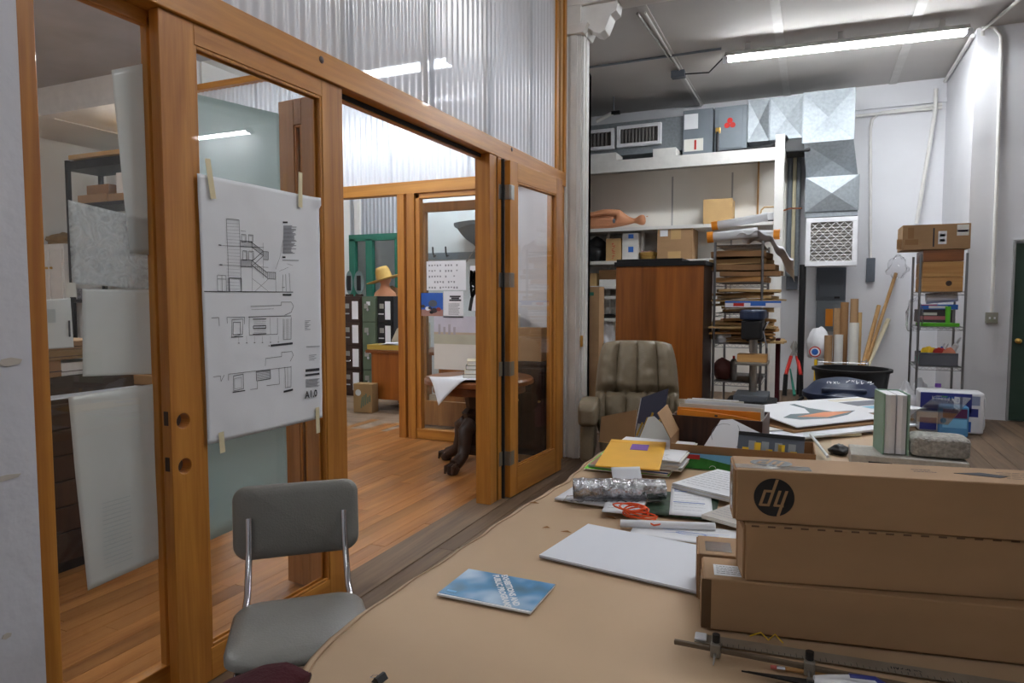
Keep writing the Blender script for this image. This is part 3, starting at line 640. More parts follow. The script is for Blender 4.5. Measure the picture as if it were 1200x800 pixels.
for i, (u, m) in enumerate(((921, 'paper2'), (927, 'eqgrey'), (932, 'cream'), (937, 'galv'))):
    pipe('riser_pipe', ['cream riser pipe next to the shelf upright', 'grey riser pipe second from the shelf upright', 'yellowish riser pipe third from the shelf upright', 'galvanised riser pipe beside the black insulation'][i], [aty(u, 178, 11.2), (aty(u, 178, 11.2).x, 11.2, 1.75)], .035 if i % 2 else .028, m, 'pipe', 'riser pipes behind the shelf')
pipe('copper_tube', 'thin copper tube strapped across the riser pipes', [aty(917, 247, 11.1), aty(926, 244, 11.1), aty(940, 244, 11.1)], .012, solid('copper', 170, 100, 60, .3), 'pipe')
# ceiling conduits
zc_ = CZ-.03
pipe('ceiling_conduit', 'grey conduit running along the ceiling into the long light', [(-5.0, lA.y+.0, zc_), (lA.x-.05, lA.y, zc_)], .016, 'eqgrey')
pj0 = atz(795, 86, 4.44)
jbx = tag(MB().box(pj0.x-.09, pj0.x+.09, pj0.y-.06, pj0.y+.06, 4.38, 4.47).build('junction_box', 'eqgrey_dk', bev=.006), 'grey junction box on the ceiling left of the long light', 'junction box')
pipe('ceiling_conduit', 'metal conduit crossing the ceiling to the junction box', [atz(747, 16, zc_), atz(790, 76, zc_)], .016, 'steel')
pipe('ceiling_conduit', 'white conduit beside the metal one on the ceiling', [atz(756, 15, zc_), atz(822, 124, zc_)], .014, 'paintwhite')
pipe('lamp_cable', 'thin cable from the junction box to the long light', [(pj0.x+.09, pj0.y, 4.42), (pj0.x+.4, pj0.y, 4.40), (lA.x, lA.y, 4.38)], .009, 'rubber', 'cable')
q0 = aty(699, 142, 10.4); q1 = aty(719, 132, 10.4)
dl = T('hanging_lamp', 'small lit strip lamp hanging above the filter grilles', 'lamp', (0, 10.4, 0)); MB().cyl((q0.x, 0, q0.z), (q1.x, 0, q1.z), .03, n=10).build('tube', 'paintwhite', dl)
MB().cyl((q1.x, 0, q1.z), (q1.x, 0, CZ), .008, n=6).build('hanger', 'eqgrey', dl); MB().box(q1.x-.03, q1.x+.1, -.03, .03, q1.z-.03, q1.z+.02).build('cap', 'black', dl)
# ---------------------------------------------------------------- things on the shelves
def onshelf(u0, u1, vt, vb, z, y=YS, dep=None):
    a = aty(u0, vb, y); b = aty(u1, vt, y); w_ = b.x-a.x; return ((a.x+b.x)/2, w_, b.z-z)
def sbox(label, u0, u1, vt, z, y, dep, m='card', decals=(), **k):
    cx, w_, h = onshelf(u0, u1, vt, 300, z, y); return carton('cardboard_box', label, (cx, y+dep/2, z+.001), (w_, dep, h), 0, m, decals=decals, **k)
sbox('plain tan cardboard cube on the upper shelf', 823, 858, 232, zs2, YS+.22, .38, 'card_lt')
t = sbox('big brown taped box on the shelf behind the wooden cabinet', 770, 812, 265, zs3, YS+.02, .5, 'card')
W_ = onshelf(770, 812, 265, 300, zs3, YS+.02)[1]; H_ = onshelf(770, 812, 265, 300, zs3, YS+.02)[2]
for nm, mm, r in (('label', 'paper', (-W_*.42, -W_*.2, H_*.72, H_*.92)), ('tape', 'card_lt', (-.06, .09, H_*.62, H_*.98)), ('tape', 'card_lt', (-.10, .09, 0, H_*.25))): decal(t, nm, mm, 'front', (W_, .5, H_), r)
t = sbox('narrow tan box with red lettering on the shelf', 710, 728, 279, zs3, YS+.1, .3, 'card_lt', tape=False)
H_ = onshelf(710, 728, 279, 300, zs3, YS+.1)[2]; squig(t, 'lettering', 'red', Tr(0, -.1515, H_*.45) @ MF @ Rz(PI/2), .24, .05, 7, .008, 4)
for nm, v0, z_, vb in (('lower', 287, zs3, None), ('upper', 273, None, None)):
    cx, w_, h = onshelf(729, 748, 287, 300, zs3, YS+.1)
    if nm == 'upper': zb_ = zs3+h+.001; h2 = aty(740, 273, YS+.1).z-zb_
    else: zb_ = zs3; h2 = h
    t = carton('white_box', 'white carton with blue tape mark, %s of two stacked on the shelf' % nm, (cx, YS+.25, zb_+.001), (w_, .3, h2), 0, 'paintwhite', tape=False)
    decal(t, 'blue_tape', 'blue', 'front', (w_, .3, h2), (-.03, .05, h2*.55, h2*.9))
def blob(name, label, cat, c, r, m, seed=0, amp=.25, flat=0.0, n=14):
    def fn(u, v):
        a = 2*PI*u; b = PI*(v-.5); d = Vector((math.cos(a)*math.cos(b), math.sin(a)*math.cos(b), math.sin(b)))
        k = 1+amp*noise.noise(d*1.7+Vector((seed*3.1, seed, 0)))+amp*.4*noise.noise(d*5+Vector((seed, 0, seed)))
        z = d.z*k; z = max(z, -1+flat)
        return (d.x*k*r[0], d.y*k*r[1], (z+1-flat)*r[2])
    o = MB().grid(fn, n*2, n).build(name, m, smooth=70); tag(o, label, cat); o.location = c; return o
cx = aty(697, 290, YS+.2).x; blob('plastic_bag', 'shiny black plastic bag on the shelf left of the narrow box', 'bag', (cx-.05, YS+.35, zs3+.002), (.26, .22, .24), K['black'], 2, .25, .35)
bk = T('wicker_basket', 'small basket of twine and scraps beside the white cartons', 'basket', (aty(758, 295, YS+.1).x, YS+.2, zs3+.001))
n = MB(); 
for k in range(7): n.lathe([(.10+.006*k, .018*k), (.115+.006*k, .018*k+.009), (.10+.006*k, .018*k+.018)], 18)
n.build('weave', 'straw', bk, smooth=60); MB().tube([(.1*math.cos(i*1.3), .07*math.sin(i*1.7), .12+.03*math.sin(i*2.1)) for i in range(30)], .012, 6).build('scraps', solid('pinkish', 190, 150, 140), bk, smooth=60)
# lower left shelves
sbox('small tan box on the lower left shelf', 688, 699, 320, zs4, YS+.1, .25, 'card_lt')
sbox('small brown box on the lower left shelf', 702, 722, 316, zs4+.105, YS+.12, .25, 'card_dk')
cx, w_, h = onshelf(702, 721, 326, 335, zs4, YS+.1); t = carton('white_box', 'flat white box under the small brown box', (cx, YS+.23, zs4+.001), (w_, .25, .1), 0, 'paintwhite', tape=False)
tag(MB().lathe([(0, 0), (.09, 0), (.11, .03), (.08, .06), (.02, .07), (0, .07)], 18).build('coil', 'black', smooth=40), 'dark cable coil on the lowest visible shelf', 'coil').location = (aty(714, 373, YS+.2).x, YS+.2, zs6+.001)
blob('plastic_bag', 'crumpled white plastic bag hanging at the lower shelf', 'bag', (aty(711, 412, YS+.2).x, YS+.2, .602), (.12, .12, .3), 'plasticwhite', 5, .3, .3)
tc = carton('tall_carton', 'tall narrow brown carton standing beside the white column', (aty(694, 400, 9.3).x-.02, 9.45, .001), (.22, .25, aty(694, 336, 9.3).z), 0, 'card', tape=False)
decal(tc, 'green_label', K['lime'] if False else 'green_paint', 'front', (.22, .25, 1.6), (-.06, .03, aty(694, 344, 9.3).z-.03, aty(694, 344, 9.3).z+.02))
# mannequin lying on the upper shelf
mq = T('mannequin', 'skin coloured mannequin torso lying on the upper shelf', 'mannequin', (aty(690, 262, YS+.25).x, YS+.25, zs2+.002))
me = bpy.data.meshes.new('body')
pv = [(.12, 0, .13, .13), (.26, 0, .13, .12), (.42, 0, .16, .125), (.56, 0, .14, .135), (.65, 0, .12, .06), (.71, 0, .12, .036), (.76, 0, .12, .036), (.82, 0, .125, .082), (.91, .0, .13, .078),
      (-.05, -.03, .10, .095), (-.40, -.08, .08, .075), (-.05, .09, .20, .095), (-.4, .1, .19, .075),
      (.50, -.08, .24, .055), (.30, -.14, .26, .042), (.08, -.17, .22, .034), (-.04, -.18, .20, .03)]
ed = [(0, 1), (1, 2), (2, 3), (3, 4), (4, 5), (5, 6), (6, 7), (7, 8), (0, 9), (9, 10), (0, 11), (11, 12), (3, 13), (13, 14), (14, 15), (15, 16)]
me.from_pydata([p[:3] for p in pv], ed, []); me.materials.append(K['skin']); ob = bpy.data.objects.new('body', me); COL.objects.link(ob); ob.parent = mq
ob.modifiers.new('skin', 'SKIN'); s_ = ob.modifiers.new('sub', 'SUBSURF'); s_.levels = 2; s_.render_levels = 2
if not me.skin_vertices:
    bpy.context.view_layer.objects.active = ob
for i, p in enumerate(pv):
    me.skin_vertices[0].data[i].radius = (p[3]*1.12, p[3]*1.12)
me.skin_vertices[0].data[0].use_root = True
MB().lathe([(0, .012), (.012, .008), (.018, 0)], 10, M=Tr(.93, -.02, .17)).build('nose', 'skin', mq, smooth=60)
MB().lathe([(0, .014), (.02, .012), (.035, .004), (.03, 0)], 10, M=Tr(.44, -.105, .12) @ Matrix.Rotation(PI/2, 4, 'X')).build('fitting', 'eqgrey', mq, smooth=50)
rd = T('lantern', 'small white radio with carrying handle at the shelf end', 'radio', (aty(900, 258, YS+.1).x, YS+.2, zs2+.001))
MB().box(-.11, .11, -.07, .07, 0, .03).build('base', 'black', rd, bev=.005); MB().box(-.10, .10, -.065, .065, .03, .14).build('body', 'plasticwhite', rd, bev=.012)
MB().tube([(-.11, 0, .10), (-.10, 0, .18), (-.06, 0, .22), (.06, 0, .22), (.10, 0, .18), (.11, 0, .1)], .012, 8).build('handle', 'card_lt', rd, smooth=50)
tag(MB().box(aty(889, 200, YS+.62).x-.012, aty(889, 200, YS+.62).x+.012, YS+.60, YS+.64, zs2, zs1-.06).build('wooden_strip', 'pine_z'), 'thin wooden strip standing on the upper shelf', 'strip')
# ---------------------------------------------------------------- wooden cabinet
YC = 6.75
ca = aty(722, 309, YC); cb_ = aty(825, 309, YC); W_ = cb_.x-ca.x; H_ = aty(770, 308, YC).z
cb = T('wooden_cabinet', 'large reddish plywood cabinet with black top behind the recliner', 'cabinet', (ca.x, YC, 0))
MB().box(0, W_, 0, .60, .08, H_-.03).build('body', 'plyred', cb, bev=.004); MB().box(.03, W_-.03, .03, .57, 0, .08).build('plinth', 'darkwood', cb)
MB().box(-.015, W_+.02, -.02, .62, H_-.03, H_+.015).build('top', 'blackmatte', cb, bev=.004)
MB().box(W_-.001, W_+.006, .01, .59, .08, H_-.03).build('side_panel', 'darkwood', cb)
tag(MB().box(ca.x-.01, ca.x+W_*.75, YC+.05, YC+.5, H_+.016, H_+.045).build('black_board', 'blackmatte', bev=.004), 'flat black board lying on the wooden cabinet', 'board')
# ---------------------------------------------------------------- recliner
rc = T('recliner', 'taupe leather recliner with channel tufted back', 'armchair', (-1.21, 5.10, 0), math.radians(14))
def cushion(name, w_, h_, d_, loc, tilt, nch=4, mid=True, taper=0.0, par=rc):
    def fn(sg):
        def f(u, v):
            s, t = 2*u-1, 2*v-1; g = 0; b = max(0, (1-abs(s)**6)*(1-abs(t)**6))**.4
            if sg < 0 and nch:
                cc = abs(math.sin((s*.5+.5)*PI*nch+(0 if t > -.1 else PI/2))); g = .42*cc**.6-.36
                if mid: g -= .55*math.exp(-((t+.1)/.07)**2)
                g += .10*noise.noise(Vector((s*5, t*7, 1)))
            return (s*w_/2*(1-.10*t**4)*(1-taper*max(0, t)), sg*d_/2*b*(1+g), t*h_/2*(1-.08*s**4))
        return f
    o = MB().grid(fn(-1), 56, 40).grid(fn(1), 24, 20).build(name, 'leather', par, smooth=75); o.location = loc; o.rotation_euler = (tilt, 0, 0); return o
cushion('backrest', .66, .78, .24, (0, .30, .70), math.radians(-16), 4, True, .08)
cushion('seat_cushion', .56, .26, .60, (0, -.08, .38), 0, 0, False)
for s in (-1, 1):
    cushion('armrest', .15, .17, .62, (s*.36, -.04, .56), 0, 0, False); MB().box(s*.36-.05, s*.36+.05, -.3, .25, .22, .50).build('arm_panel', 'leather', rc, bev=.03, seg=3)
MB().lathe([(.30, 0), (.30, .02), (.06, .05), (.04, .26), (.2, .28), (.2, .3)], 20).build('swivel_base', 'darkwood', rc, smooth=40)
# ---------------------------------------------------------------- wire shelving
def wire_rack(name, label, x0, x1, y0, y1, H_, levels):
    t = T(name, label, 'wire shelving', (x0, y0, 0)); W_, D_ = x1-x0, y1-y0
    for xx in (0, W_):
        for yy in (0, D_):
            MB().cyl((xx, yy, .02), (xx, yy, H_), .013, n=10).build('post', 'wire', t, smooth=40); MB().lathe([(.0, 0), (.018, 0), (.018, .02), (0, .025)], 10, c=(xx, yy, 0)).build('foot', 'rubber', t)
    for z in levels:
        b = MB()
        for zz in (z, z-.035):
            b.cyl((0, 0, zz), (W_, 0, zz), .004, n=6); b.cyl((0, D_, zz), (W_, D_, zz), .004, n=6); b.cyl((0, 0, zz), (0, D_, zz), .004, n=6); b.cyl((W_, 0, zz), (W_, D_, zz), .004, n=6)
        nz = 14
        for yy in (0, D_): b.tube([(W_*i/nz, yy, z-(.035 if i % 2 else 0)) for i in range(nz+1)], .0025, 5)
        m_ = int(D_/.03)
        for i in range(1, m_): b.cyl((0, D_*i/m_, z), (W_, D_*i/m_, z), .002, n=4)
        b.build('shelf', 'wire', t)
    return t
YW = 7.15
wx0 = aty(836.5, 380, YW).x; wx1 = aty(892, 380, YW).x; WH = aty(860, 283, YW).z
lv = [aty(860, v, YW).z for v in (287, 331, 367, 403, 448)]
wire_rack('wire_rack', 'chrome wire rack loaded with flattened cardboard and rolled papers', wx0, wx1, YW, YW+.95, WH, lv)
rnd = random.Random(4)
names = ['near the bottom of the heap', 'with a torn edge', 'sticking out to the right', 'bent at one corner', 'folded in half', 'pale and thin', 'dark and thick', 'with a ragged strip', 'curling upward', 'lying skewed']
k = 0
for li, z in enumerate(lv[1:4]):
    zz = z+.006; top = (lv[li] - .06) if li < 3 else z+.2
    n = 0
    while zz < top-.03 and n < (14 if li else 9):
        th = (.045 if li == 0 else .012)+rnd.random()*.016; w_ = .46+rnd.random()*.22; d_ = .5+rnd.random()*.3
        cx = (wx0+wx1)/2+rnd.random()*.14-.02; sh_ = rnd.random()*6
        def fn(u, v, w_=w_, d_=d_, sh_=sh_): 
            x = (u-.5)*w_; y = (v-.5)*d_; return (x+(.02*math.sin(9*v+sh_) if u in (0, 1) else 0), y, .004*math.sin(x*9+sh_)+.004*math.cos(y*7+sh_)-.03*max(0, abs(x)-w_*.42)*2)
        o = MB().grid(fn, 8, 6).build('cardboard_sheet', rnd.choice(['card', 'card_lt', 'card_dk', 'pine', 'card_lt']), th=th)
        tag(o, 'flattened cardboard piece, %s from the bottom of the heap on the %s rack shelf' % (['first', 'second', 'third', 'fourth', 'fifth', 'sixth', 'seventh', 'eighth', 'ninth', 'tenth', 'eleventh', 'twelfth', 'thirteenth', 'fourteenth'][n], ['upper', 'middle', 'lower'][li]), 'cardboard', 'flattened cardboard on the wire rack'); o.location = (cx, YW+.36+rnd.random()*.1, zz+th/2+.004); o.rotation_euler = (0, 0, rnd.uniform(-.12, .12)); zz += th+.006+rnd.random()*.006; n += 1
# top level: boards under the roll
for i in range(4):
    z = lv[1]+.19+i*.034; 
rolls = [((829, 282), (888, 272), .055, 'white paper roll with orange end tape on the wire rack'), ((834, 273), (899, 262), .045, 'thick white paper roll lying across the wire rack'), ((845, 276), (915, 279), .05, 'long white paper roll with orange tape at its right end')]
for i, (pa, pb, r, lab) in enumerate(rolls):
    y = YW+.12+i*.16; a = aty(*pa, y); b = aty(*pb, y); a.z = max(a.z, WH+r+.004); b.z = max(b.z, WH+r+.004+.02*i)
    if i == 1: a.z += .07; b.z += .07
    t = T('paper_roll', lab, 'paper roll', (0, 0, 0), group='paper rolls on the wire rack'); d = (b-a).normalized(); sp = MB(); q = d.to_track_quat('Z', 'Y'); L_ = (b-a).length
    prof = []
    for kx in range(40): th_ = kx/39*2*PI*2.2; rr = r*(.55+.45*kx/39); prof.append((rr*math.cos(th_), rr*math.sin(th_)))
    sp.grid(lambda u, v: tuple(a+q @ Vector((prof[int(round(u*39))][0], prof[int(round(u*39))][1], v*L_))), 39, 1); sp.build('sheet', 'paper', t, smooth=60, th=.001)
    e = a if i != 2 else b-d*.07
    MB().cyl(e, e+d*.06, r*1.03, n=16).build('end_tape', 'orange', t)
# grey plastic draped on right of rack
def dr(u, v):
    x = wx1-.25+.60*u; drop = max(0, u-.42)**1.2*1.4*(.5+.5*v); return (x-.15*max(0, u-.5), YW+.05+.7*v, WH+.06-drop*.62+.03*math.sin(14*v+5*u)+.02*math.sin(25*u+3*v))
tag(MB().grid(dr, 24, 24).build('plastic_sheet', K['plasticwhite'], smooth=60, th=.003), 'crumpled pale plastic sheet hanging off the wire rack', 'sheet')
cx = (aty(851, 354, YW).x+aty(915, 354, YW).x)/2
t = carton('foil_box', 'long blue and white roll box with red badge on the wire rack', (cx, YW-.03, lv[2]+.06), (.52, .07, .065), math.radians(2), 'plasticwhite', tape=False)
decal(t, 'blue_band', 'blue', 'front', (.52, .07, .065), (-.26, .26, .045, .064)); decal(t, 'blue_band', 'blue', 'front', (.52, .07, .065), (-.02, .12, .015, .045)); decal(t, 'badge', 'red', 'front', (.52, .07, .065), (-.18, -.08, .012, .044))
# drill press
YP = 6.74
dp = T('drill_press', 'dark blue bench drill press standing before the wire rack', 'drill press', (aty(882, 420, YP).x, YP, 0))
zt = aty(880, 420, YP).z; zh = aty(880, 374, YP).z; z_h0 = aty(880, 362, YP).z
MB().cyl((0, .1, .52), (0, .1, z_h0), .035, n=14).build('column', 'steel', dp, smooth=40)
MB().box(-.14, .14, -.18, .16, zt-.05, zt-.025).build('table', 'steel', dp, bev=.004)
MB().box(-.15, .15, -.20, .2, .47, .53).build('base', 'eqgrey_dk', dp, bev=.008)
MB().box(-.09, .09, -.22, .16, zh-.18, zh).build('head', K['black'], dp, bev=.02); MB().prism(rrect(.22, .5, .10), zh, zh+.09, 'z').build('belt_cover', 'bluebin', dp, bev=.02)
MB().cyl((0, .24, zh-.22), (0, .24, zh), .085, n=16).build('motor', 'black', dp, smooth=40); MB().cyl((0, -.12, zh-.30), (0, -.12, zh-.18), .022, .028, n=12).build('chuck', 'steel', dp, smooth=40)
for i in range(3): a = 2*PI*i/3+.5; MB().cyl((.09, -.1, zh-.1), (.13, -.1+.16*math.cos(a), zh-.1+.16*math.sin(a)), .007, n=8).build('feed_lever', 'chrome', dp, smooth=40)
tag(MB().box(-.13, .13, -.09, .07, 0, .07).build('wood_block', 'pine', bev=.003), 'pine block clamped on the drill press table', 'block').location = (dp.location.x+.0, YP-.02, zt-.024)
st = T('work_stool', 'dark stool holding the drill press', 'stool', (dp.location.x, YP, 0))
MB().prism(rrect(.44, .46, .06), .43, .468, 'z').build('seat', 'blackmatte', st, bev=.008)
for sx in (-1, 1):
    for sy in (-1, 1): MB().cyl((sx*.2, sy*.2, 0), (sx*.16, sy*.16, .43), .018, n=8).build('leg', 'cabgreen', st)
tag(MB().lathe([(0, 0), (.14, 0), (.16, .1), (.15, .24), (.08, .27), (0, .27)], 18).build('pink_bucket', solid('pinkbox', 168, 120, 116), smooth=40), 'dusty pink tub on the floor under the wire rack', 'tub').location = (aty(855, 470, 6.9).x, 6.9, .001)
sp = T('spray_can', 'silver spray can on the lower wire rack shelf', 'can', (aty(859.5, 440, YW+.2).x, YW+.2, lv[4]+.003)); MB().lathe([(0, 0), (.033, 0), (.033, .2), (.02, .215), (.012, .22), (0, .22)], 16).build('body', 'steel', sp, smooth=40); MB().cyl((0, 0, .22), (0, 0, .25), .012, n=10).build('cap', 'red', sp)
blob('leather_ball', 'dark red round bag on the lower wire rack shelf', 'bag', (aty(846, 440, YW+.2).x, YW+.25, lv[4]+.003), (.1, .1, .12), solid('dkred', 96, 50, 44), 3, .2, .2)
blob('clear_bag', 'clear plastic bag of scraps on the wire rack', 'bag', (aty(845, 395, YW+.12).x, YW+.14, lv[3]+.003), (.09, .09, .09), K['plasticwhite'], 6, .3, .3)
rb = tag(MB().box(-.02, .02, -.1, .1, 0, 1.0).build('red_board', K['maroon'], bev=.002), 'dark red panel standing right of the wire rack', 'panel'); rb.location = (aty(911, 440, 7.6).x, 7.6, .001)
# loppers leaning on the wall
lp = T('loppers', 'long handled loppers with red grips leaning on the back wall', 'loppers', (aty(929, 462, 10.5).x, 10.6, 0), 0)
zt = aty(930, 400, 10.7).z
for s in (-1, 1):
    MB().tube([(s*.11, -.12, .02), (s*.10, -.06, .32)], .032, 8).build('grip', 'black', lp, smooth=40); MB().tube([(s*.10, -.06, .32), (s*.04, .12, zt*.72)], .026, 8).build('handle', 'red', lp, smooth=40)
    MB().tube([(s*.04, .12, zt*.72), (-s*.03, .2, zt*.9), (-s*.012, .22, zt)], [.022, .03, .008], 8).build('blade', 'steel', lp, smooth=40)
tag(MB().tube([aty(926, 432, 11.0)*1, (aty(931, 464, 10.6).x, 10.6, .02)], [.01, .022], 8).build('weeding_tool', 'teal', smooth=40), 'slim teal handled tool beside the loppers', 'tool')
# cardboard tubes in a wire stand
YT = 10.3
ws = T('tube_stand', 'low wire stand holding cardboard tubes', 'stand', (aty(985, 470, YT).x, YT, 0)); w_ = .62
for z in (.15, .35, .55):
    MB().tube([(-w_/2, -.15, z), (w_/2, -.15, z), (w_/2, .2, z), (-w_/2, .2, z), (-w_/2, -.15, z)], .007, 6).build('hoop', 'wire', ws)
for sx in (-1, 1):
    for sy in (-.15, .2): MB().cyl((sx*w_/2, sy, .0), (sx*w_/2, sy, .58), .008, n=6).build('upright', 'wire', ws)
for i, (u, vt, r, m, lab) in enumerate(((971, 393, .05, 'card', 'short brown cardboard tube beside the plastic bag'), (981.5, 361, .045, 'card', 'brown cardboard tube behind the white roll'), (990, 354, .05, 'card_dk', 'broad brown cardboard tube in the middle of the stand'), (1001.5, 350, .05, 'card', 'tallest brown cardboard tube in the stand'), (983, 392, .055, 'paintwhite', 'short white roll in the tube stand'), (1001, 378, .06, 'paper2', 'thick white roll at the right of the tube stand'), (1008, 366, .025, 'card_lt', 'thin tan tube at the right end of the stand'))):
    y = YT+(.10 if i in (1, 2, 3, 6) else -.06); p = aty(u, vt, y)
    t = T('cardboard_tube', lab, 'tube', (p.x, y, 0), group='tubes in the wire stand'); MB().lathe([(r-.006, 0), (r, 0), (r, p.z), (r-.006, p.z), (r-.006, 0)], 18).build('wall', m, t, smooth=40)
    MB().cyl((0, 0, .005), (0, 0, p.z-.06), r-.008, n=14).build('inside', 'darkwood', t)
blob('plastic_bag', 'white plastic bag with round red and blue logo', 'bag', (aty(958, 420, YT-.1).x, YT+.05, .585), (.15, .1, .24), 'plasticwhite', 9, .3, .2)
lg = aty(955, 412, YT-.12); bgo = T('bag_logo', 'round red and blue logo on the white plastic bag', 'logo', (lg.x, lg.y, lg.z)); bpy.data.objects.remove(bgo)
bag = [o for o in COL.objects if o.name.startswith('plastic_bag')][-1]
for r, m in ((.075, 'red'), (.06, 'plasticwhite'), (.042, 'blue')): MB().lathe([(0, .002+(.08-r)*.1), (r, (.08-r)*.1), (r, -.004)], 18, M=Tr(lg.x-bag.location.x, lg.y-bag.location.y-.02, lg.z-bag.location.z) @ Matrix.Rotation(PI/2, 4, 'X')).build('logo', m, bag)
tag(MB().cyl((aty(956, 420, 10.1).x, 10.1, .0), (aty(956, 420, 10.1).x, 10.1, aty(956, 421, 10.1).z), .02, n=8).build('yellow_stick', 'ystk'), 'yellow stick standing left of the tube stand', 'stick')
for i, (a, b, r, m, lab, ca_) in enumerate((((1012, 425), (1030, 358), .028, 'pine_z', 'short wooden stick leaning on the wall by the tubes', 'stick'), ((1014, 430), (1050, 320), .024, 'pine_z', 'long brown broom handle leaning under the plastic wrap', 'broom'), ((1016, 430), (1041, 374), .03, 'cream', 'pale wooden stick leaning at the right of the tubes', 'stick'))):
    pa = aty(*a, 10.92); pb = aty(*b, 11.34); d = (pa-pb).normalized(); k_ = pa.z/(-d.z) if d.z < 0 else 0; pa = pa+d*k_*.97
    tag(MB().tube([pa, pb], r, 8).build('stick' if i != 1 else 'broom_handle', m, smooth=40), lab, ca_)
bw = blob('plastic_wrap', 'clear plastic wrap bunched on the end of the broom handle', 'wrap', (aty(1051, 322, 11.2).x, 11.2, aty(1051, 326, 11.2).z), (.13, .08, .16), K['clear'], 4, .5, .1)
# blue bin and black tub
YBN = 7.6
bp_ = aty(990, 470, YBN); zl = aty(990, 466, YBN).z
bn = T('recycling_bin', 'dark blue recycling bin with domed lid', 'bin', (bp_.x-.02, YBN+.05, 0)); rb_ = .36
MB().lathe([(0, 0), (.26, 0), (.33, zl-.02), (.345, zl-.02), (.345, zl), (.30, zl), (.0, zl-.02)], 28).build('body', 'bluebin', bn, smooth=40)
ld = MB().lathe([(rb_+.02, zl+.005), (rb_+.02, zl+.05), (rb_-.02, zl+.075), (.27, zl+.15), (.22, zl+.17), (.1, zl+.195), (0, zl+.2)], 32).build('lid', 'bluebin', bn, smooth=35)
MB().box(-.2, .2, -.32, -.24, zl+.085, zl+.12).build('flap', 'bluebin', ld, bev=.01)
squig(ld, 'lettering', 'plasticwhite', Tr(.14, -.22, zl+.182) @ Rz(-.25) @ Matrix.Rotation(.45, 4, 'X'), .26, .06, 6, .009, 3); squig(ld, 'lettering', 'plasticwhite', Tr(-.1, -.25, zl+.172) @ Matrix.Rotation(.45, 4, 'X'), .14, .04, 4, .007, 5)
MB().tube([(-.37, -.05, zl-.02), (-.42, -.1, zl-.06), (-.43, -.12, zl-.15), (-.40, -.1, zl-.28)], .018, 8).build('handle', 'black', bn, smooth=40)
tb = T('black_tub', 'wide black tub behind the blue bin', 'tub', (aty(1004, 440, 8.6).x-.04, 8.9, 0)); zz = aty(1000, 435, 8.5).z
MB().lathe([(.33, 0), (.40, zz-.03), (.43, zz-.03), (.43, zz), (.39, zz), (.36, .3), (0, .3)], 28).build('body', 'black', tb, smooth=40)
# right wire rack with its load
YR = 8.75
rx0 = aty(1075.5, 400, YR).x; rx1 = aty(1129.5, 400, YR).x; RH = aty(1100, 297, YR).z
rl = [aty(1100, v, YR).z for v in (342, 383, 430)]
wire_rack('wire_rack', 'wire rack with wooden crates and plastic trays by the forward wall', rx0, rx1, YR, YR+.62, RH, rl+[.18])
YQ = YR+.02; cw = rx1-rx0-.05
zz = rl[0]+.004
for i, vt in enumerate((324, 306)):
    h = aty(1100, vt, YQ).z-zz; t = T('wooden_crate', ['lower pine crate with a knot on the wire rack', 'middle pine crate on the wire rack'][i], 'crate', ((rx0+rx1)/2, YQ+.28, zz), group='pine crates on the wire rack')
    for s in (-1, 1): MB().box(-cw/2, cw/2, s*.26-.01, s*.26+.01, 0, h-.004).build('side', 'pine', t, bev=.003); MB().box(s*cw/2-.018*(s > 0), s*cw/2+.018*(s < 0), -.25, .25, 0, h-.004).build('end', 'pine_z', t, bev=.003)
    MB().box(-cw/2+.02, cw/2-.02, -.25, .25, 0, .012).build('bottom', 'pine', t); zz += h
    if i == 0: MB().lathe([(0, .002), (.02, .002), (.03, 0)], 12, M=Tr(.06, -.2705, h*.55) @ Matrix.Rotation(PI/2, 4, 'X')).build('knot', 'darkwood', t)
h = aty(1100, 292, YQ).z-zz; t = T('wooden_crate', 'top dark pine crate on the wire rack under the long box', 'crate', ((rx0+rx1)/2, YQ+.28, zz), group='pine crates on the wire rack')
for s in (-1, 1): MB().box(-cw/2, cw/2, s*.26-.01, s*.26+.01, 0, h-.004).build('side', 'oak', t, bev=.003); MB().box(s*cw/2-.018*(s > 0), s*cw/2+.018*(s < 0), -.25, .25, 0, h-.004).build('end', 'oak', t, bev=.003)
zz += h
b0 = aty(1058, 280, YQ-.02); b1 = aty(1139, 262, YQ-.02); W_ = b1.x-b0.x; H_ = aty(1100, 262, YQ-.02).z-zz-.004
t = carton('long_carton', 'long brown carton with shipping labels on top of the wire rack', ((b0.x+b1.x)/2, YQ+.26, zz+.002), (W_, .5, H_), 0, 'card')
for nm, mm, r in (('label', 'paper', (.02, .10, H_*.2, H_*.72)), ('label', 'paper2', (W_*.30, W_*.47, H_*.52, H_*.95)), ('label_print', 'purple', (W_*.31, W_*.46, H_*.66, H_*.74)), ('stamp', 'card_dk', (-W_*.42, -W_*.33, H_*.45, H_*.9)), ('label_print', 'ink', (-.03, -.015, H_*.1, H_*.85)), ('tape', 'card_dk', (-W_*.46, -W_*.26, H_*.2, H_*.42)), ('label_print', 'ink_lt', (.035, .085, H_*.3, H_*.4)), ('label_print', 'ink_lt', (.035, .085, H_*.5, H_*.6))): decal(t, nm, mm, 'front', (W_, .5, H_), r)
MB().box(-W_/2-.05, -W_/2, -.2, -.19, H_*.05, H_*.45).build('flap', 'card', t)
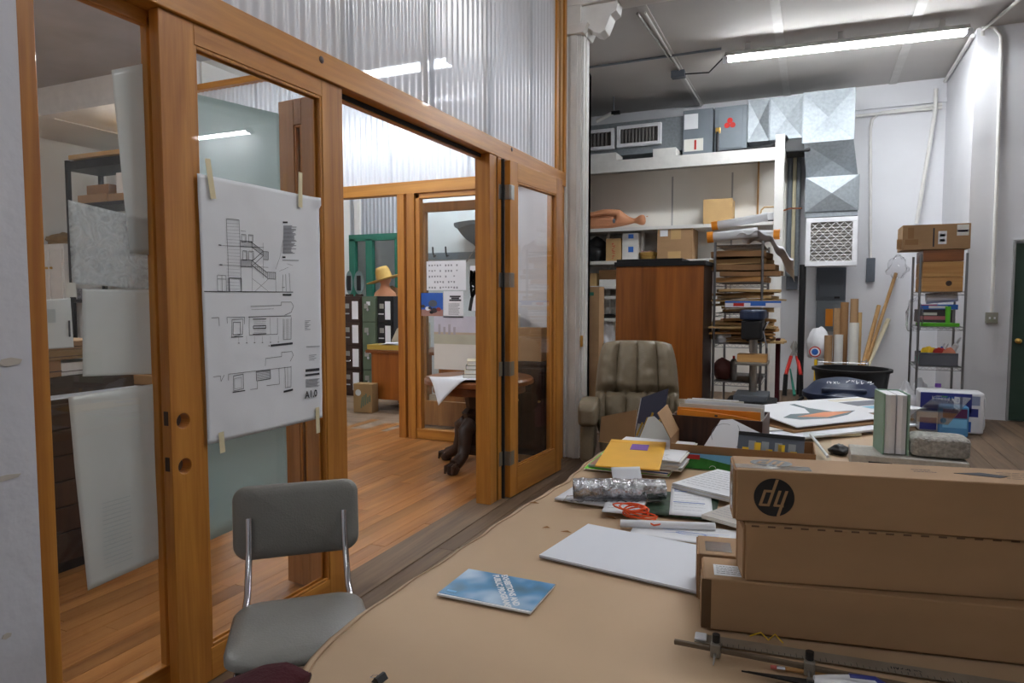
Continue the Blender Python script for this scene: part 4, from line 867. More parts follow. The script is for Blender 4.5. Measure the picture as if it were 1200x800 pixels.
# shelf contents of right rack
def tray(label, z, m, h, cx=None, w_=None, dep=.4):
    cx = (rx0+rx1)/2 if cx is None else cx; w_ = cw-.02 if w_ is None else w_
    t = T('plastic_tray', label, 'tray', (cx, YR+.28, z)); b = MB(); b.box(-w_/2, w_/2, -dep/2, dep/2, 0, .006)
    for s in (-1, 1): b.box(-w_/2, w_/2, s*dep/2-.004, s*dep/2+.004, .006, h); b.box(s*w_/2-.004, s*w_/2+.004, -dep/2, dep/2, .006, h)
    b.build('shell', m, t, bev=.002); MB().tube([(-w_/2, -dep/2-.008, h), (w_/2, -dep/2-.008, h)], .009, 6).build('rim', m, t); return t
tray('bright green plastic tray on the wire rack', rl[1]+.003, 'lime', .03); 
def wr(u, v, y=YR+.15): p = aty(u, v, y); return p
o = carton('blue_box', 'long blue carton on the middle shelf of the wire rack', (wr(1100, 370).x-.0, YR+.2, rl[1]+.19), (.36, .12, .055), 0, 'blue', tape=False); decal(o, 'print', 'plasticwhite', 'front', (.36, .12, .055), (-.1, .08, .012, .04)); decal(o, 'print', 'red', 'front', (.36, .12, .055), (-.17, -.02, .045, .053))
bx = carton('dark_box', 'dark flat carton below the long blue carton', (wr(1098, 376).x-.02, YR+.3, rl[1]+.045), (.34, .28, .142), 0, solid('dkbox', 70, 62, 66), tape=False); decal(bx, 'print', solid('pinkp', 200, 120, 130), 'front', (.34, .28, .142), (-.15, .1, .03, .07)); decal(bx, 'print', 'paper2', 'front', (.34, .28, .142), (-.12, .02, .08, .11))
tag(MB().cyl((0, 0, 0), (.30, 0, .03), .06, n=18).build('grey_roll', 'plasticwhite', smooth=40), 'grey white roll lying on the long blue carton', 'roll').location = (wr(1086, 355).x, YR+.22, rl[1]+.31)
cu = T('green_cup', 'tall green plastic tumbler on the green tray', 'cup', (wr(1110, 375).x, YR+.12, rl[1]+.012)); MB().lathe([(.022, 0), (.028, aty(1110, 358, YR+.12).z-rl[1]-.02), (.025, aty(1110, 358, YR+.12).z-rl[1]-.02), (.02, .004), (0, .004)], 16).build('wall', 'lime', cu, smooth=40)
tray('dark grey plastic bin on the lower wire rack shelf', rl[2]+.003, solid('traygrey', 96, 98, 104), .14)
rnd = random.Random(8)
for i, (m, lab) in enumerate((('teal', 'teal rag'), ('blue', 'blue spray bottle'), ('bluebin', 'dark blue pouch'), ('black', 'black cable bundle'), ('plasticwhite', 'white caulk tube'), (solid('salmon', 226, 140, 112), 'salmon sponge'), ('ystk', 'yellow glove'), ('red', 'red pouch'), ('plasticwhite', 'white jar'))):
    xx = rx0+.08+(cw-.1)*((i*.37) % 1); y_ = YR+.16+.22*((i*.61) % 1); zz_ = rl[2]+.012 if i < 5 else rl[2]+.08
    if 'tube' in lab or 'bottle' in lab or 'jar' in lab:
        t = T(lab.replace(' ', '_'), lab+' in the dark grey plastic bin', 'bottle', (xx, y_, zz_), rot=(.3, .4, 0)); MB().lathe([(0, 0), (.03, 0), (.03, .17), (.012, .19), (.012, .23), (0, .23)], 14).build('body', m, t, smooth=40); MB().cyl((0, 0, .22), (0, 0, .27), .012, .005, n=10).build('nozzle', 'plasticwhite', t)
    else: blob(lab.replace(' ', '_'), lab+' in the dark grey plastic bin', 'supplies', (xx, y_, zz_), (.07, .06, .07), m if not isinstance(m, str) else K[m], i, .5, .3, 8)
blob('plastic_bag', 'clear bag of bottles hanging at the left of the wire rack', 'bag', (rx0-.05, YR-.04, rl[1]-.05), (.08, .07, .2), K['clear'], 12, .4, .2)
blob('plastic_bag', 'crumpled white bag under the left of the wire rack', 'bag', (rx0-.10, YR-.02, .001), (.13, .12, .26), 'plasticwhite', 13, .5, .3)
blob('plastic_bag', 'white bag on the bottom shelf of the wire rack', 'bag', (rx0+.09, YR+.42, .19), (.08, .1, .16), 'plasticwhite', 14, .4, .3)
jr = T('detergent_jug', 'green labelled jug on the bottom shelf of the wire rack', 'jug', (wr(1099, 445).x, YR+.12, .184)); MB().prism(rrect(.14, .1, .03), 0, .24, 'z').build('body', 'plasticwhite', jr, bev=.015); MB().box(-.055, .055, -.053, -.05, .06, .17).build('label', 'lime', jr); MB().cyl((0, 0, .24), (0, 0, .28), .03, n=12).build('cap', 'purple', jr)
bt = T('black_bottle', 'small dark bottle next to the green labelled jug', 'bottle', (wr(1088, 450).x, YR+.08, .184)); MB().lathe([(0, 0), (.03, 0), (.03, .12), (.012, .15), (.012, .19), (0, .19)], 14).build('body', 'black', bt, smooth=40); MB().cyl((0, 0, .19), (0, 0, .22), .014, n=10).build('cap', 'plasticwhite', bt)
# paper towel packs
YK = 8.35
k0 = aty(1076, 505, YK); k1 = aty(1154, 505, YK)
def rollpack(label, x0, x1, z0, h, y, dep, n, m, word=None, cap='paper'):
    t = T('paper_roll_pack', label, 'paper towels', ((x0+x1)/2, y, z0)); W_ = x1-x0
    MB().prism(rrect(W_, dep, .05), 0, h, 'z').build('wrapper', m, t, bev=.025, seg=3)
    if word:
        txt(t, 'lettering', word, h*.30, 'plasticwhite', Tr(-.02, -dep/2-.002, h*.68) @ MF, .002, W_*.55)
    r = dep/4.2
    for i in range(2):
        for j in range(2):
            MB().lathe([(.02, 0), (r, 0), (r, .006), (.02, .006), (.02, 0)], 18, M=Tr(W_/2-.001, -dep/4+j*dep/2, h*(.27+.46*i)) @ Matrix.Rotation(PI/2, 4, 'Y')).build('roll_end', cap, t)
    return t
hp_ = aty(1120, 460, YK).z
navy = solid('navy', 60, 66, 140, .3)
pk = rollpack('blue and white wrapped pack of paper rolls by the forward wall', k0.x, k1.x, .002, hp_, YK+.18, .32, 4, 'plasticwhite', None)
Wp = k1.x-k0.x
for nm, mm, (a, b, c, d) in (('print', navy, (-.48, .30, .52, .97)), ('print', navy, (-.48, -.22, .05, .35)), ('print', 'blue', (.05, .3, .05, .3)), ('print', navy, (.22, .40, .42, .62)), ('print', solid('greyp', 150, 160, 190), (.3, .42, .7, .92))):
    MB().box(a*Wp, b*Wp, -.1635, -.158, c*hp_, d*hp_).build(nm, mm, pk)
txt(pk, 'lettering', 'KIRKLAND', hp_*.22, 'plasticwhite', Tr(-.09*Wp, -.165, hp_*.80) @ MF, .001, Wp*.42)
w2 = aty(1136, 480, YK-.2).x-aty(1102, 480, YK-.2).x; bw_ = T('water_pack', 'light blue wrapped pack in front of the paper rolls', 'pack', (aty(1119, 480, YK-.2).x, YK-.12, .002)); h2 = aty(1119, 476, YK-.2).z
MB().prism(rrect(w2, .2, .04), 0, h2, 'z').build('wrapper', solid('aqua', 90, 150, 200, .25), bw_, bev=.02, seg=3); MB().box(-w2*.42, w2*.42, -.103, -.098, h2*.62, h2*.92).build('band', solid('plum', 96, 50, 90, .4), bw_); MB().box(-w2*.42, w2*.42, -.103, -.098, h2*.3, h2*.58).build('band', 'skyblue', bw_)
# ================================================================ TABLE
TZ = .76; TX1 = .55; TY0 = .25; TY1 = 3.75
tb = T('work_table', 'long work table under brown paper', 'table', (0, 0, 0))
MB().box(-.80, TX1, TY0, TY1, TZ-.04, TZ-.003).build('tabletop', 'pine', tb, bev=.004)
for xx in (-.7, TX1-.08):
    for yy in (TY0+.08, 2.0, TY1-.1): MB().box(xx-.035, xx+.035, yy-.035, yy+.035, 0, TZ-.04).build('leg', 'darkwood', tb, bev=.004)
def xedge(y):
    pts = [(.2, -.66), (.7, -.76), (.91, -.815), (1.05, -.862), (1.25, -.866), (1.8, -.84), (2.3, -.808), (2.7, -.82), (3.8, -.82)]
    for (a, b), (c, d) in zip(pts, pts[1:]):
        if a <= y <= c: return b+(d-b)*(y-a)/(c-a)
    return pts[-1][1]
def kp(u, v):
    y = .22+3.5*v; xe = xedge(y)+.006*math.sin(9*y)+.004*math.sin(31*y); x = xe+(TX1+.02-xe)*(u**1.25)
    z = TZ+.0015+.0022*max(0, noise.noise(Vector((x*2.6, y*2.2, 3))))+.0012*max(0, noise.noise(Vector((x*9, y*5, 8))))
    if x < -.80: z -= .10*(-.80-x)+2.0*(-.80-x)**2
    if x > TX1: z = TZ-.02
    return (x, y, z)
kr = tag(MB().grid(kp, 70, 130).build('kraft_paper', K['kraft'], smooth=60, th=.0006), 'brown kraft paper covering the work table', 'paper')
for (u, v, l, a) in ((625, 590, .035, .2), (640, 619, .022, .3), (663, 624, .03, .0), (715, 607, .04, -.4)):
    p = atz(u, v, TZ+.004); tf = MB(); tf.add([(-l/2, 0, .0015), (l/2, .004, .001), (l*.1, .009, .004), (-l*.2, .006, .003)], [(0, 1, 2), (0, 2, 3)])
    tf.build('torn_flap', 'kraft_torn', kr, th=.0006).matrix_local = Tr(p.x, p.y, TZ+.004) @ Rz(a)
fe = MB()
def fep(u, v):
    y = .3+2.7*v; x = xedge(y)+.016+.004*math.sin(7*y)+.003*u+.006*math.sin(9*y)+.004*math.sin(31*y); z = TZ+.0035
    if x < -.80: z -= .10*(-.80-x)+2.0*(-.80-x)**2
    return (x, y, z+.0025*math.sin(PI*u))
fe.grid(fep, 3, 120).build('folded_ridge', solid('kraft_fold', 168, 138, 106), kr, smooth=60)
PZ = TZ+.0065
def pq(A, B, D, z):
    a, b, d = atz(*A, z), atz(*B, z), atz(*D, z); w_ = (b-a).length; rz = math.atan2(b.y-a.y, b.x-a.x)
    ax = Vector((-math.sin(rz), math.cos(rz), 0)); l_ = abs((d-a).dot(ax)); c = a+(b-a)/2+ax*l_/2; return (c.x, c.y, z), w_, l_, rz
def flat(name, label, A, B, D, z, m='paper', cat='paper', th=.0012, wav=.0012, seed=1, curl=0, group=None):
    loc, w_, l_, rz = pq(A, B, D, z); o = sheet(name, label, w_, l_, loc, rz, m, cat, group, th, wav, seed, curl); return o, w_, l_
def book(name, label, loc, w_, l_, h, rz, cover, cat='book', pages='paper2', e=.003):
    t = T(name, label, cat, loc, rz); MB().box(-w_/2, w_/2, -l_/2, l_/2, 0, e).build('cover', cover, t, bev=.001); MB().box(-w_/2, w_/2, -l_/2, l_/2, h-e, h).build('cover', cover, t, bev=.001)
    MB().box(-w_/2, -w_/2+e, -l_/2, l_/2, e, h-e).build('spine', cover, t); MB().box(-w_/2+e, w_/2-.004, -l_/2+.003, l_/2-.003, e, h-e).build('pages', pages, t); return t
# booklet
loc, w_, l_, rz = pq((512, 697), (620, 720), (550, 668), PZ); rz = 0
m_bk, nt, b_, N_, L_ = newmat('booklet_cover'); v_, oi_ = coords(nt, (1, 1, 1), False); n_ = N_.new('ShaderNodeTexNoise'); n_.inputs['Scale'].default_value = 9; L_.new(v_, n_.inputs['Vector'])
r_ = N_.new('ShaderNodeValToRGB'); r_.color_ramp.elements[0].position = .3; r_.color_ramp.elements[0].color = S(60, 100, 110); r_.color_ramp.elements[1].position = .7; r_.color_ramp.elements[1].color = S(190, 214, 232)
e_ = r_.color_ramp.elements.new(.48); e_.color = S(66, 140, 190); L_.new(n_.outputs['Fac'], r_.inputs[0]); L_.new(r_.outputs[0], b_.inputs['Base Color']); b_.inputs['Roughness'].default_value = .3
bk = T('booklet', 'blue programme booklet with white slanted title on the brown paper', 'booklet', (loc[0], loc[1], PZ), rz)
MB().box(-w_/2, w_/2, -l_/2, l_/2, 0, .004).build('pages', 'paper', bk); MB().box(-w_/2, w_/2, -l_/2+.006, l_/2, .004, .0048).build('cover', m_bk, bk)
txt(bk, 'title', 'EXHIBITIONS AND\nPUBLIC PROGRAMS', .0195, 'paper', Tr(.02, .002, .0052) @ Rz(math.radians(-56)), .0009)
MB().box(-w_/2+.012, -w_/2+.035, -l_/2+.02, -l_/2+.028, .0048, .0053).build('imprint', 'skyblue', bk)
# foam board
loc, w_, l_, rz = pq((632, 653), (825, 698), (693, 617), PZ)
fo = T('foam_board', 'plain white foam board lying on the brown paper', 'board', loc, rz); MB().box(-w_/2, w_/2+.08, -l_/2, l_/2, 0, .006).build('core', 'foam', fo); MB().box(-w_/2, w_/2+.08, -l_/2, l_/2, .006, .0072).build('face', 'foam', fo)
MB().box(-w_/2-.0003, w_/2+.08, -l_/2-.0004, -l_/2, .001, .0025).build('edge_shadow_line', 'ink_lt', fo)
# sketch paper with blue figure behind
o, w_, l_ = flat('sketch_sheet', 'white sheet with a blue pen sketch behind the foam board', (737, 627), (862, 642), (752, 610), PZ+.0005, seed=4)
mb = MB()
for k in range(40):
    a0, a1 = 2*PI*k/20, 2*PI*(k+1)/20; f = lambda a: (.02+.04*math.cos(a)+.004*(k > 20), .01*math.sin(a)-.01, .0048); mb.line(f(a0), f(a1), .0016, (0, 0, 1))
mb.line((-.06, .01, .0048), (.12, -.015, .0048), .0014, (0, 0, 1)); mb.line((-.05, -.02, .0048), (.12, .012, .0048), .0014, (0, 0, 1)); mb.build('pen_drawing', 'blue', o)
a = atz(727, 613, PZ+.012); b = atz(838, 617, PZ+.012); t = tag(MB().tube([a, b], .011, 12).build('paper_tube', 'paper', smooth=40), 'thin rolled white paper by the orange cord', 'paper roll')
# orange cord
pts = []; c = atz(744, 606, PZ+.01); rnd = random.Random(2)
for i in range(70): t_ = i*.55; r = .030+.012*math.sin(t_*.37); pts.append((c.x+r*1.3*math.cos(t_)+.012*math.sin(t_*.21), c.y+r*.9*math.sin(t_), PZ+.018+.012*(1+math.sin(t_*.63))))
pts += [(c.x+.06, c.y-.02, PZ+.014), (c.x+.085, c.y-.05, PZ+.016), (c.x+.07, c.y-.065, PZ+.016), (c.x+.05, c.y-.05, PZ+.018)]
tag(MB().tube(pts, .0026, 6).build('orange_cord', 'cordorange', smooth=60), 'tangled orange cord on the papers', 'cord')
# papers left pile
o, w_, l_ = flat('paper_stack', 'loose printed pages under the bubble wrap roll', (650, 586), (742, 600), (664, 570), PZ, seed=6, th=.006, wav=.002); textlines(o, 'ink_lt', -w_*.1, w_*.42, -l_*.4, l_*.4, 7, .0105, .003, 3)
MB().box(-w_*.25, -w_*.15, -l_*.1, l_*.1, .0095, .0105).build('stamp', 'ink_lt', o); MB().box(.0, w_*.3, l_*.15, l_*.22, .0098, .0108).build('highlight', solid('hipink', 236, 130, 130), o).rotation_euler.z = -.2
o, w_, l_ = flat('printed_page', 'printed page sticking out from under the bubble wrap roll', (705, 600), (752, 604), (716, 572), PZ+.0125, seed=9); textlines(o, 'ink_lt', -w_*.4, w_*.4, -l_*.4, l_*.4, 8, .0045, .003, 5)
# bubble wrap roll
a = atz(672, 572, PZ+.045); b = atz(779, 573, PZ+.045); bwv = []
def bwf(u, v):
    an = 2*PI*v; d = (b-a); q = d.to_track_quat('Z', 'Y'); r = .032*(1+.10*noise.noise(Vector((u*22, math.cos(an)*2.5, math.sin(an)*2.5)))+.06*noise.noise(Vector((u*60, math.cos(an)*6, math.sin(an)*6))))
    p = a+d*u+q @ Vector((r*1.15*math.cos(an), r*math.sin(an), 0)); return tuple(p)
bwr = T('bubble_wrap_roll', 'roll of silvery clear bubble wrap on the printed pages', 'bubble wrap'); MB().grid(bwf, 60, 26).build('wrap', 'foil', bwr, smooth=80)
def bws(u, v): p = a+(b-a)*(u*1.04-.06); return (p.x, p.y-.05+.04*v, PZ+.017+.01*noise.noise(Vector((u*14, v*4, 2)))+.008*v)
MB().grid(bws, 30, 4).build('loose_edge', 'clear', bwr, smooth=80, th=.001)
# document pile with yellow envelope
pileA, pileB, pileD = (690, 553), (775, 561), (724, 519)
zz = PZ
loc, w_, l_, rz = pq((700, 556), (790, 566), (716, 528), PZ)
base = Vector(loc); base.y += .055; base.x -= .0
for i, (lab, m, h, dx, da, s_) in enumerate((('green and yellow magazine at the bottom of the document pile', 'lime', .006, -.06, .05, 1.1), ('blue folder low in the document pile', 'blue', .007, -.04, -.04, 1.05), ('colour magazine with photos in the document pile', solid('magcol', 150, 110, 90), .006, -.045, .03, 1.05), ('thick bundle of white printed documents', 'paper', .040, .0, .0, 1.0))):
    ww, ll = .29*s_, .36*s_
    o = T('magazine' if i < 3 else 'document_bundle', lab, 'magazine' if i < 3 else 'papers', (base.x+dx, base.y, zz+.0005), rz+da)
    if i < 3: MB().box(-ww/2, ww/2, -ll/2, ll/2, 0, h-.001).build('pages', 'paper2', o); MB().box(-ww/2, ww/2, -ll/2, ll/2, h-.001, h).build('cover', m, o)
    else:
        for k in range(8): q = random.Random(k); dx_, dy_ = q.uniform(-.008, .008), q.uniform(-.008, .008); MB().box(-ww/2+dx_, ww/2+dx_, -ll/2+dy_, ll/2+dy_, h*k/8, h*(k+1)/8-.0006).build('sheaf', 'paper' if k % 3 else 'paper2', o)
        textlines(o, 'ink_lt', -ww*.45, ww*.4, -ll*.48, -ll*.25, 5, h+.0002, .003, 7)
    zz += h+.001
topz = zz
loc, w_, l_, rz2 = pq((697, 546), (773, 551), (727, 516), topz+.004)
en = T('envelope', 'yellow manila envelope with purple sticker on the document bundle', 'envelope', (loc[0], loc[1], topz+.001), rz2)
MB().box(-w_/2, w_/2, -l_/2, l_/2, 0, .006).build('body', 'yellow', en, bev=.002); MB().box(-w_/2, w_/2, l_/2-.05, l_/2, .006, .0068).build('flap', 'yellow', en); MB().box(-w_*.08, w_*.22, l_*.12, l_*.34, .006, .0072).build('sticker', 'purple', en)
ns = sheet('note_slip', 'folded white note leaning at the front of the document bundle', .1, .09, (atz(737, 553, topz).x, atz(737, 553, topz).y-.02, topz-.02), .6, 'paper', rot=(math.radians(50), 0, .5), wav=.0006)
# right cluster: calendars, newspapers
o, w_, l_ = flat('magazine_spread', 'open dark green landscape magazine beside the orange cord', (752, 602), (838, 611), (775, 577), PZ+.001, K['dkgreen'], 'magazine', .004, .0012, 3)
o, w_, l_ = flat('lined_sheet', 'white form with blue ruled lines', (784, 603), (836, 607), (785, 570), PZ+.009, 'paper', th=.0012, seed=5)
for yy, k in ((.38, 1), (.30, 1), (-.1, .8), (.36, .5)): MB().box(-w_*.42, w_*.42*k, l_*yy-.0015, l_*yy+.0015, .0038, .0046).build('blue_rule', 'blue', o)
textlines(o, 'ink_lt', -w_*.4, w_*.4, -l_*.4, l_*.2, 6, .0044, .002, 2)
loc, w_, l_, rz = pq((783, 571), (852, 588), (800, 546), PZ+.03)
nb = T('newspaper_stack', 'stack of folded printed sheets beside the green hill calendar', 'papers', (loc[0], loc[1]+.06, PZ+.012), rz)
for k in range(4): MB().box(-w_/2+.003*(k % 2), w_/2, -l_/2, l_/2-.003*(k % 3), .005*k, .005*k+.0045).build('folded_sheet', 'paper' if k % 2 else 'paper2', nb, bev=.001)
textlines(nb, 'ink_lt', -w_*.42, w_*.42, -l_*.42, l_*.42, 9, .0202, .0028, 11)
loc, w_, l_, rz = pq((822, 607), (868, 620), (840, 580), PZ+.012)
mg = T('magazine', 'grey magazine with red headline block next to the printer boxes', 'magazine', (loc[0], loc[1], PZ+.012), rz); MB().box(-w_/2, w_/2, -l_/2, l_/2, 0, .010).build('pages', 'paper2', mg); MB().box(-w_/2, w_/2, -l_/2, l_/2, .010, .011).build('cover', solid('coverg', 190, 184, 176), mg); MB().box(-w_*.1, w_*.45, l_*.15, l_*.42, .011, .0116).build('headline', solid('brick', 150, 70, 64), mg); textlines(mg, 'ink_lt', -w_*.4, w_*.4, -l_*.4, l_*.1, 6, .0114, .003, 8)
# open cardboard box with calendar, sketch and magazine
Y0 = atz(800, 548, PZ).y+.02
bx0 = atz(797, 549, PZ); bx1 = atz(870, 549, PZ)
cbx = T('open_carton', 'open low cardboard box holding papers', 'box', ((bx0.x+bx1.x)/2+.1, Y0+.135, PZ), .03); W_ = .52; D_ = .23; H_ = .085
MB().box(-W_/2, W_/2, -D_/2, D_/2, 0, .004).build('bottom', 'card', cbx)
for s in (-1, 1): MB().box(-W_/2, W_/2, s*D_/2-.002, s*D_/2+.002, .004, H_).build('wall', 'card_dk', cbx); MB().box(s*W_/2-.002, s*W_/2+.002, -D_/2, D_/2, .004, H_+.02*(s < 0)).build('wall', 'card_dk', cbx)
fl_ = MB().box(0, .11, -D_/2, D_/2, 0, .003).build('flap', 'card', cbx); fl_.location = (-W_/2, 0, H_+.02); fl_.rotation_euler = (0, math.radians(-118), 0)
gc = T('calendar', 'calendar with green hill and blue sky leaning on the open box', 'calendar', (atz(828, 549, PZ).x, Y0-.012, PZ+.0), 0, rot=(math.radians(-14), 0, .05))
w_ = (aty(860, 540, Y0).x-aty(796, 540, Y0).x); h = aty(830, 532, Y0).z-PZ
MB().box(-w_/2, w_/2, -.003, .003, 0, h).build('page', 'skyblue', gc)
hl = MB(); pts = [(-w_/2, 0)]+[(-w_/2+w_*i/12, h*(.95-.55*(i/12)**1.1)) for i in range(13)]+[(w_/2, 0)]; hl.prism(pts, -.0042, -.003, 'y').build('hill_print', 'green', gc)
MB().box(-w_*.36, -w_*.12, -.0048, -.0042, h*.62, h*.92).build('red_label', 'red', gc)
lets = MB(); lets.tube([(w_*.12+.012*math.cos(t*.5), -.0045, .006+.010*abs(math.sin(t*.5))) for t in range(40)], .0008, 4).build('line_print', 'plasticwhite', gc)
def lean(name, label, u0, u1, vt, vb, y, m, tilt=-18, cat='paper', th=.0015, rz=0, jag=0, zb=None):
    a_ = aty(u0, vb, y); b_ = aty(u1, vt, y); w_ = b_.x-a_.x; h = (b_.z-a_.z)/math.cos(math.radians(tilt)); t = T(name, label, cat, ((a_.x+b_.x)/2, y, a_.z if zb is None else zb), 0, rot=(math.radians(tilt), 0, rz))
    if zb is not None: h = (b_.z-zb)/math.cos(math.radians(tilt))
    pl = [(-w_/2, 0), (w_/2, 0), (w_/2, h*(1-2.5*jag)), (w_*.02, h), (-w_*.16, h*.96)] if jag else [(-w_/2, 0), (w_/2, 0), (w_/2, h), (-w_/2, h)]
    MB().prism(pl, -th/2, th/2, 'y').build('sheet', m, t); return t, w_, h
t, w_, h = lean('sketch_page', 'white page with faint pencil curve leaning in the open box', 815, 893, 498, 535, Y0+.10, 'paper', -30, jag=.12, zb=PZ+.01)
mb = MB()
for cx_, rr, a0_, a1_ in ((-.01, .10, -.5, .5), (.03, .05, 1.2, 3.6)):
    for k in range(12): aa = a0_+(a1_-a0_)*k/12; ab = a0_+(a1_-a0_)*(k+1)/12; mb.line((cx_+rr*math.cos(aa)-.05, -.0012, h*.6+rr*math.sin(aa)), (cx_+rr*math.cos(ab)-.05, -.0012, h*.6+rr*math.sin(ab)), .0016, (0, 1, 0))
mb.build('pencil_line', 'ink_lt', t)
t, w_, h = lean('magazine', 'dark magazine with yellow figures leaning behind the printer boxes', 862, 942, 514, 545, Y0+.03, solid('greyblue', 92, 100, 112), -24, 'magazine', .005, rz=-.1, zb=PZ+.04)
for k in range(5): MB().box(-w_*.42+k*w_*.18, -w_*.32+k*w_*.18, -.004, -.0026, h*.2, h*(.45+.2*(k % 2))).build('figure_print', 'ystk', t)
for k in range(4): MB().box(-w_*.33+k*w_*.2, -w_*.22+k*w_*.2, -.004, -.0026, h*.25, h*.7).build('figure_print', solid('bluegrey2', 150, 156, 160), t)
MB().box(-w_/2, w_/2, -.0042, -.0026, h*.86, h).build('dark_band', 'black', t)
# standing panel and picture left of the folders
YP2 = atz(715, 528, PZ).y+.55
t, w_, h = lean('brown_board', 'plain brown cardboard panel standing behind the yellow envelope', 700, 745, 480, 530, 2.95, 'card', -10, 'panel', .006, rz=-.25, jag=.0, zb=PZ)
t.children[0].data.vertices  # keeps a rectangular panel
for vtx in t.children[0].data.vertices:
    if vtx.co.z > h*.5 and vtx.co.x < 0: vtx.co.z *= .70
MB().box(-w_/2, w_/2, -.008, .006, -.0, .004).build('bottom_edge', 'card_lt', t)
t, w_, h = lean('picture_panel', 'blue grey photo panel leaning behind the cardboard panel', 739, 775, 456, 530, 3.02, solid('photoblue', 70, 76, 100), -16, 'picture', .006, rz=-.45, zb=PZ)
for vtx in t.children[0].data.vertices:
    if vtx.co.z > h*.5 and vtx.co.x < 0: vtx.co.z *= .78
MB().box(-w_*.45, w_*.4, -.0045, -.003, 0, h*.32).build('pale_print', solid('palepr', 176, 184, 190), t); mb = MB()
for k in range(5): mb.line((-w_*.4+k*w_*.17, -.005, h*.1), (-w_*.25+k*w_*.17, -.005, h*(.35+.1*(k % 3))), .012, (0, 1, 0))
mb.build('print_strokes', solid('ochre', 190, 160, 70), t)
MB().box(-w_/2-.003, -w_/2, -.004, .004, 0, h*.77).build('white_edge', 'paper', t)
t = lean('grey_sheets', 'crumpled grey newsprint beside the photo panel', 745, 786, 494, 530, 2.92, solid('newsgrey', 190, 190, 184), -40, 'paper', .004, rz=.2, jag=.18, zb=PZ)
# accordion file
Y1 = 2.88
a_ = aty(785.5, 520, Y1); b_ = aty(894, 484, Y1); W_ = b_.x-a_.x
ac = T('accordion_file', 'dark brown woodgrain file box packed with orange folders', 'file box', ((a_.x+b_.x)/2, Y1, PZ), math.radians(-3)); H_ = aty(800, 487, Y1).z-PZ
bxm = MB(); bxm.box(-W_/2, W_/2, 0, .006, 0, H_); bxm.box(-W_/2, -W_/2+.006, .006, .25, 0, H_); bxm.box(W_/2-.006, W_/2, .006, .25, 0, H_); bxm.box(-W_/2, W_/2, .25, .256, 0, H_); bxm.box(-W_/2+.006, W_/2-.006, .006, .25, 0, .006)
bxm.build('box', 'brownfile', ac)
MB().prism([(-W_*.44, .02), (W_*.46, .02), (W_*.46, H_-.0), (W_*.2, H_+.012), (-W_*.15, H_+.022), (-W_*.4, H_+.025), (-W_*.44, H_+.018)], .012, .018, 'y').build('folder', 'orange', ac)
for k in range(1, 6): MB().box(-W_*.46, W_*.46, .02+k*.034, .024+k*.034, .008, H_+.015+.012*(k % 3)).build('folder', 'orange' if k < 2 else ('paper' if k % 2 else 'paper2'), ac)
MB().box(-.006, .006, .0105, .0122, H_+.004, H_+.010).build('clasp', 'black', ac)
# tilted white papers behind file
for i, (u0, u1, v0) in enumerate(((806, 872, 470), (812, 862, 474))):
    p0_, p1_ = aty(u0, 484, 3.2+.1*i), aty(u1, v0, 3.2+.1*i)
    t = T('paper_bundle', ['white paper bundle standing behind the brown file box', 'pale paper bundle at the rear of the brown file box'][i], 'papers', ((p0_.x+p1_.x)/2, 3.18+.09*i, PZ), .05*i); w_ = p1_.x-p0_.x
    for k in range(5): MB().box(-w_/2+.006*k, w_/2-.008*k, k*.009, k*.009+.007, 0, p1_.z-PZ-.006*((k*2) % 3)).build('sheaf', 'paper' if k % 2 else 'paper2', t)
# ------------------------------------------------- far right of the table: boards, painting, concrete, book
YB1 = atz(940, 507, PZ+.05).y
def slab(name, label, A, B, D, z, th, m, cat, **k):
    loc, w_, l_, rz = pq(A, B, D, z+th); t = T(name, label, cat, (loc[0], loc[1], z), rz); MB().box(-w_/2, w_/2, -l_/2, l_/2, 0, th).build('board', m, t, bev=min(.002, th*.3)); return t, w_, l_
zs_ = PZ
t, w_, l_ = slab('foam_board', 'yellowed foam board at the bottom of the far pile', (892, 512), (1010, 508), (905, 482), zs_, .012, 'cream', 'board'); zs_ += .013
t, w_, l_ = slab('foam_board', 'long white foam board under the painted board', (925, 514), (1076, 497), (935, 488), zs_, .010, 'foam', 'board'); zs_ += .011
t, w_, l_ = slab('foam_board', 'brown backed board under the painted board', (930, 505), (1072, 490), (940, 482), zs_, .010, 'card_dk', 'board'); zs_ += .011
rz_sl = math.radians(3)
# concrete
p = atz(1000, 543, PZ); q_ = atz(1137, 549, PZ)
Yc = aty(1000, 533, 2.95)
cs = T('concrete_slab', 'long grey concrete slab on the table behind the printer boxes', 'concrete slab', (0, 0, 0))
sx0 = aty(997, 540, 2.9).x; sx1 = aty(1137, 540, 2.9).x; sz = aty(1000, 532, 2.9).z
MB().box(sx0, sx1, 2.9, 3.10, PZ, sz).build('slab', 'concrete', cs, bev=.004)
MB().box(sx0+.06, sx0+.14, 2.8992, 2.9, PZ+.02, PZ+.032).build('stamped_print', 'ink', cs)
cc = MB()
r0, r1 = aty(1066, 530, 2.95).x, aty(1138, 530, 2.95).x; zt0 = aty(1100, 512, 2.95).z
def cf(u, v):
    a = 2*PI*u; b = PI*(v-.5); e = .35; cs_ = lambda t: math.copysign(abs(math.cos(t))**e, math.cos(t)); sn_ = lambda t: math.copysign(abs(math.sin(t))**e, math.sin(t))
    x, y, z = cs_(a)*cs_(b), sn_(a)*cs_(b), sn_(b); k = 1+.05*noise.noise(Vector((x*4, y*4, z*4)))
    return ((r0+r1)/2+x*k*(r1-r0)/2, 3.0+y*k*.075, sz+.002+(zt0-sz)/2+z*(zt0-sz)/2*(1+.0*k))
tag(MB().grid(cf, 40, 18).build('concrete_chunk', 'concrete_r', smooth=50), 'rough broken concrete chunk on the concrete slab', 'concrete')
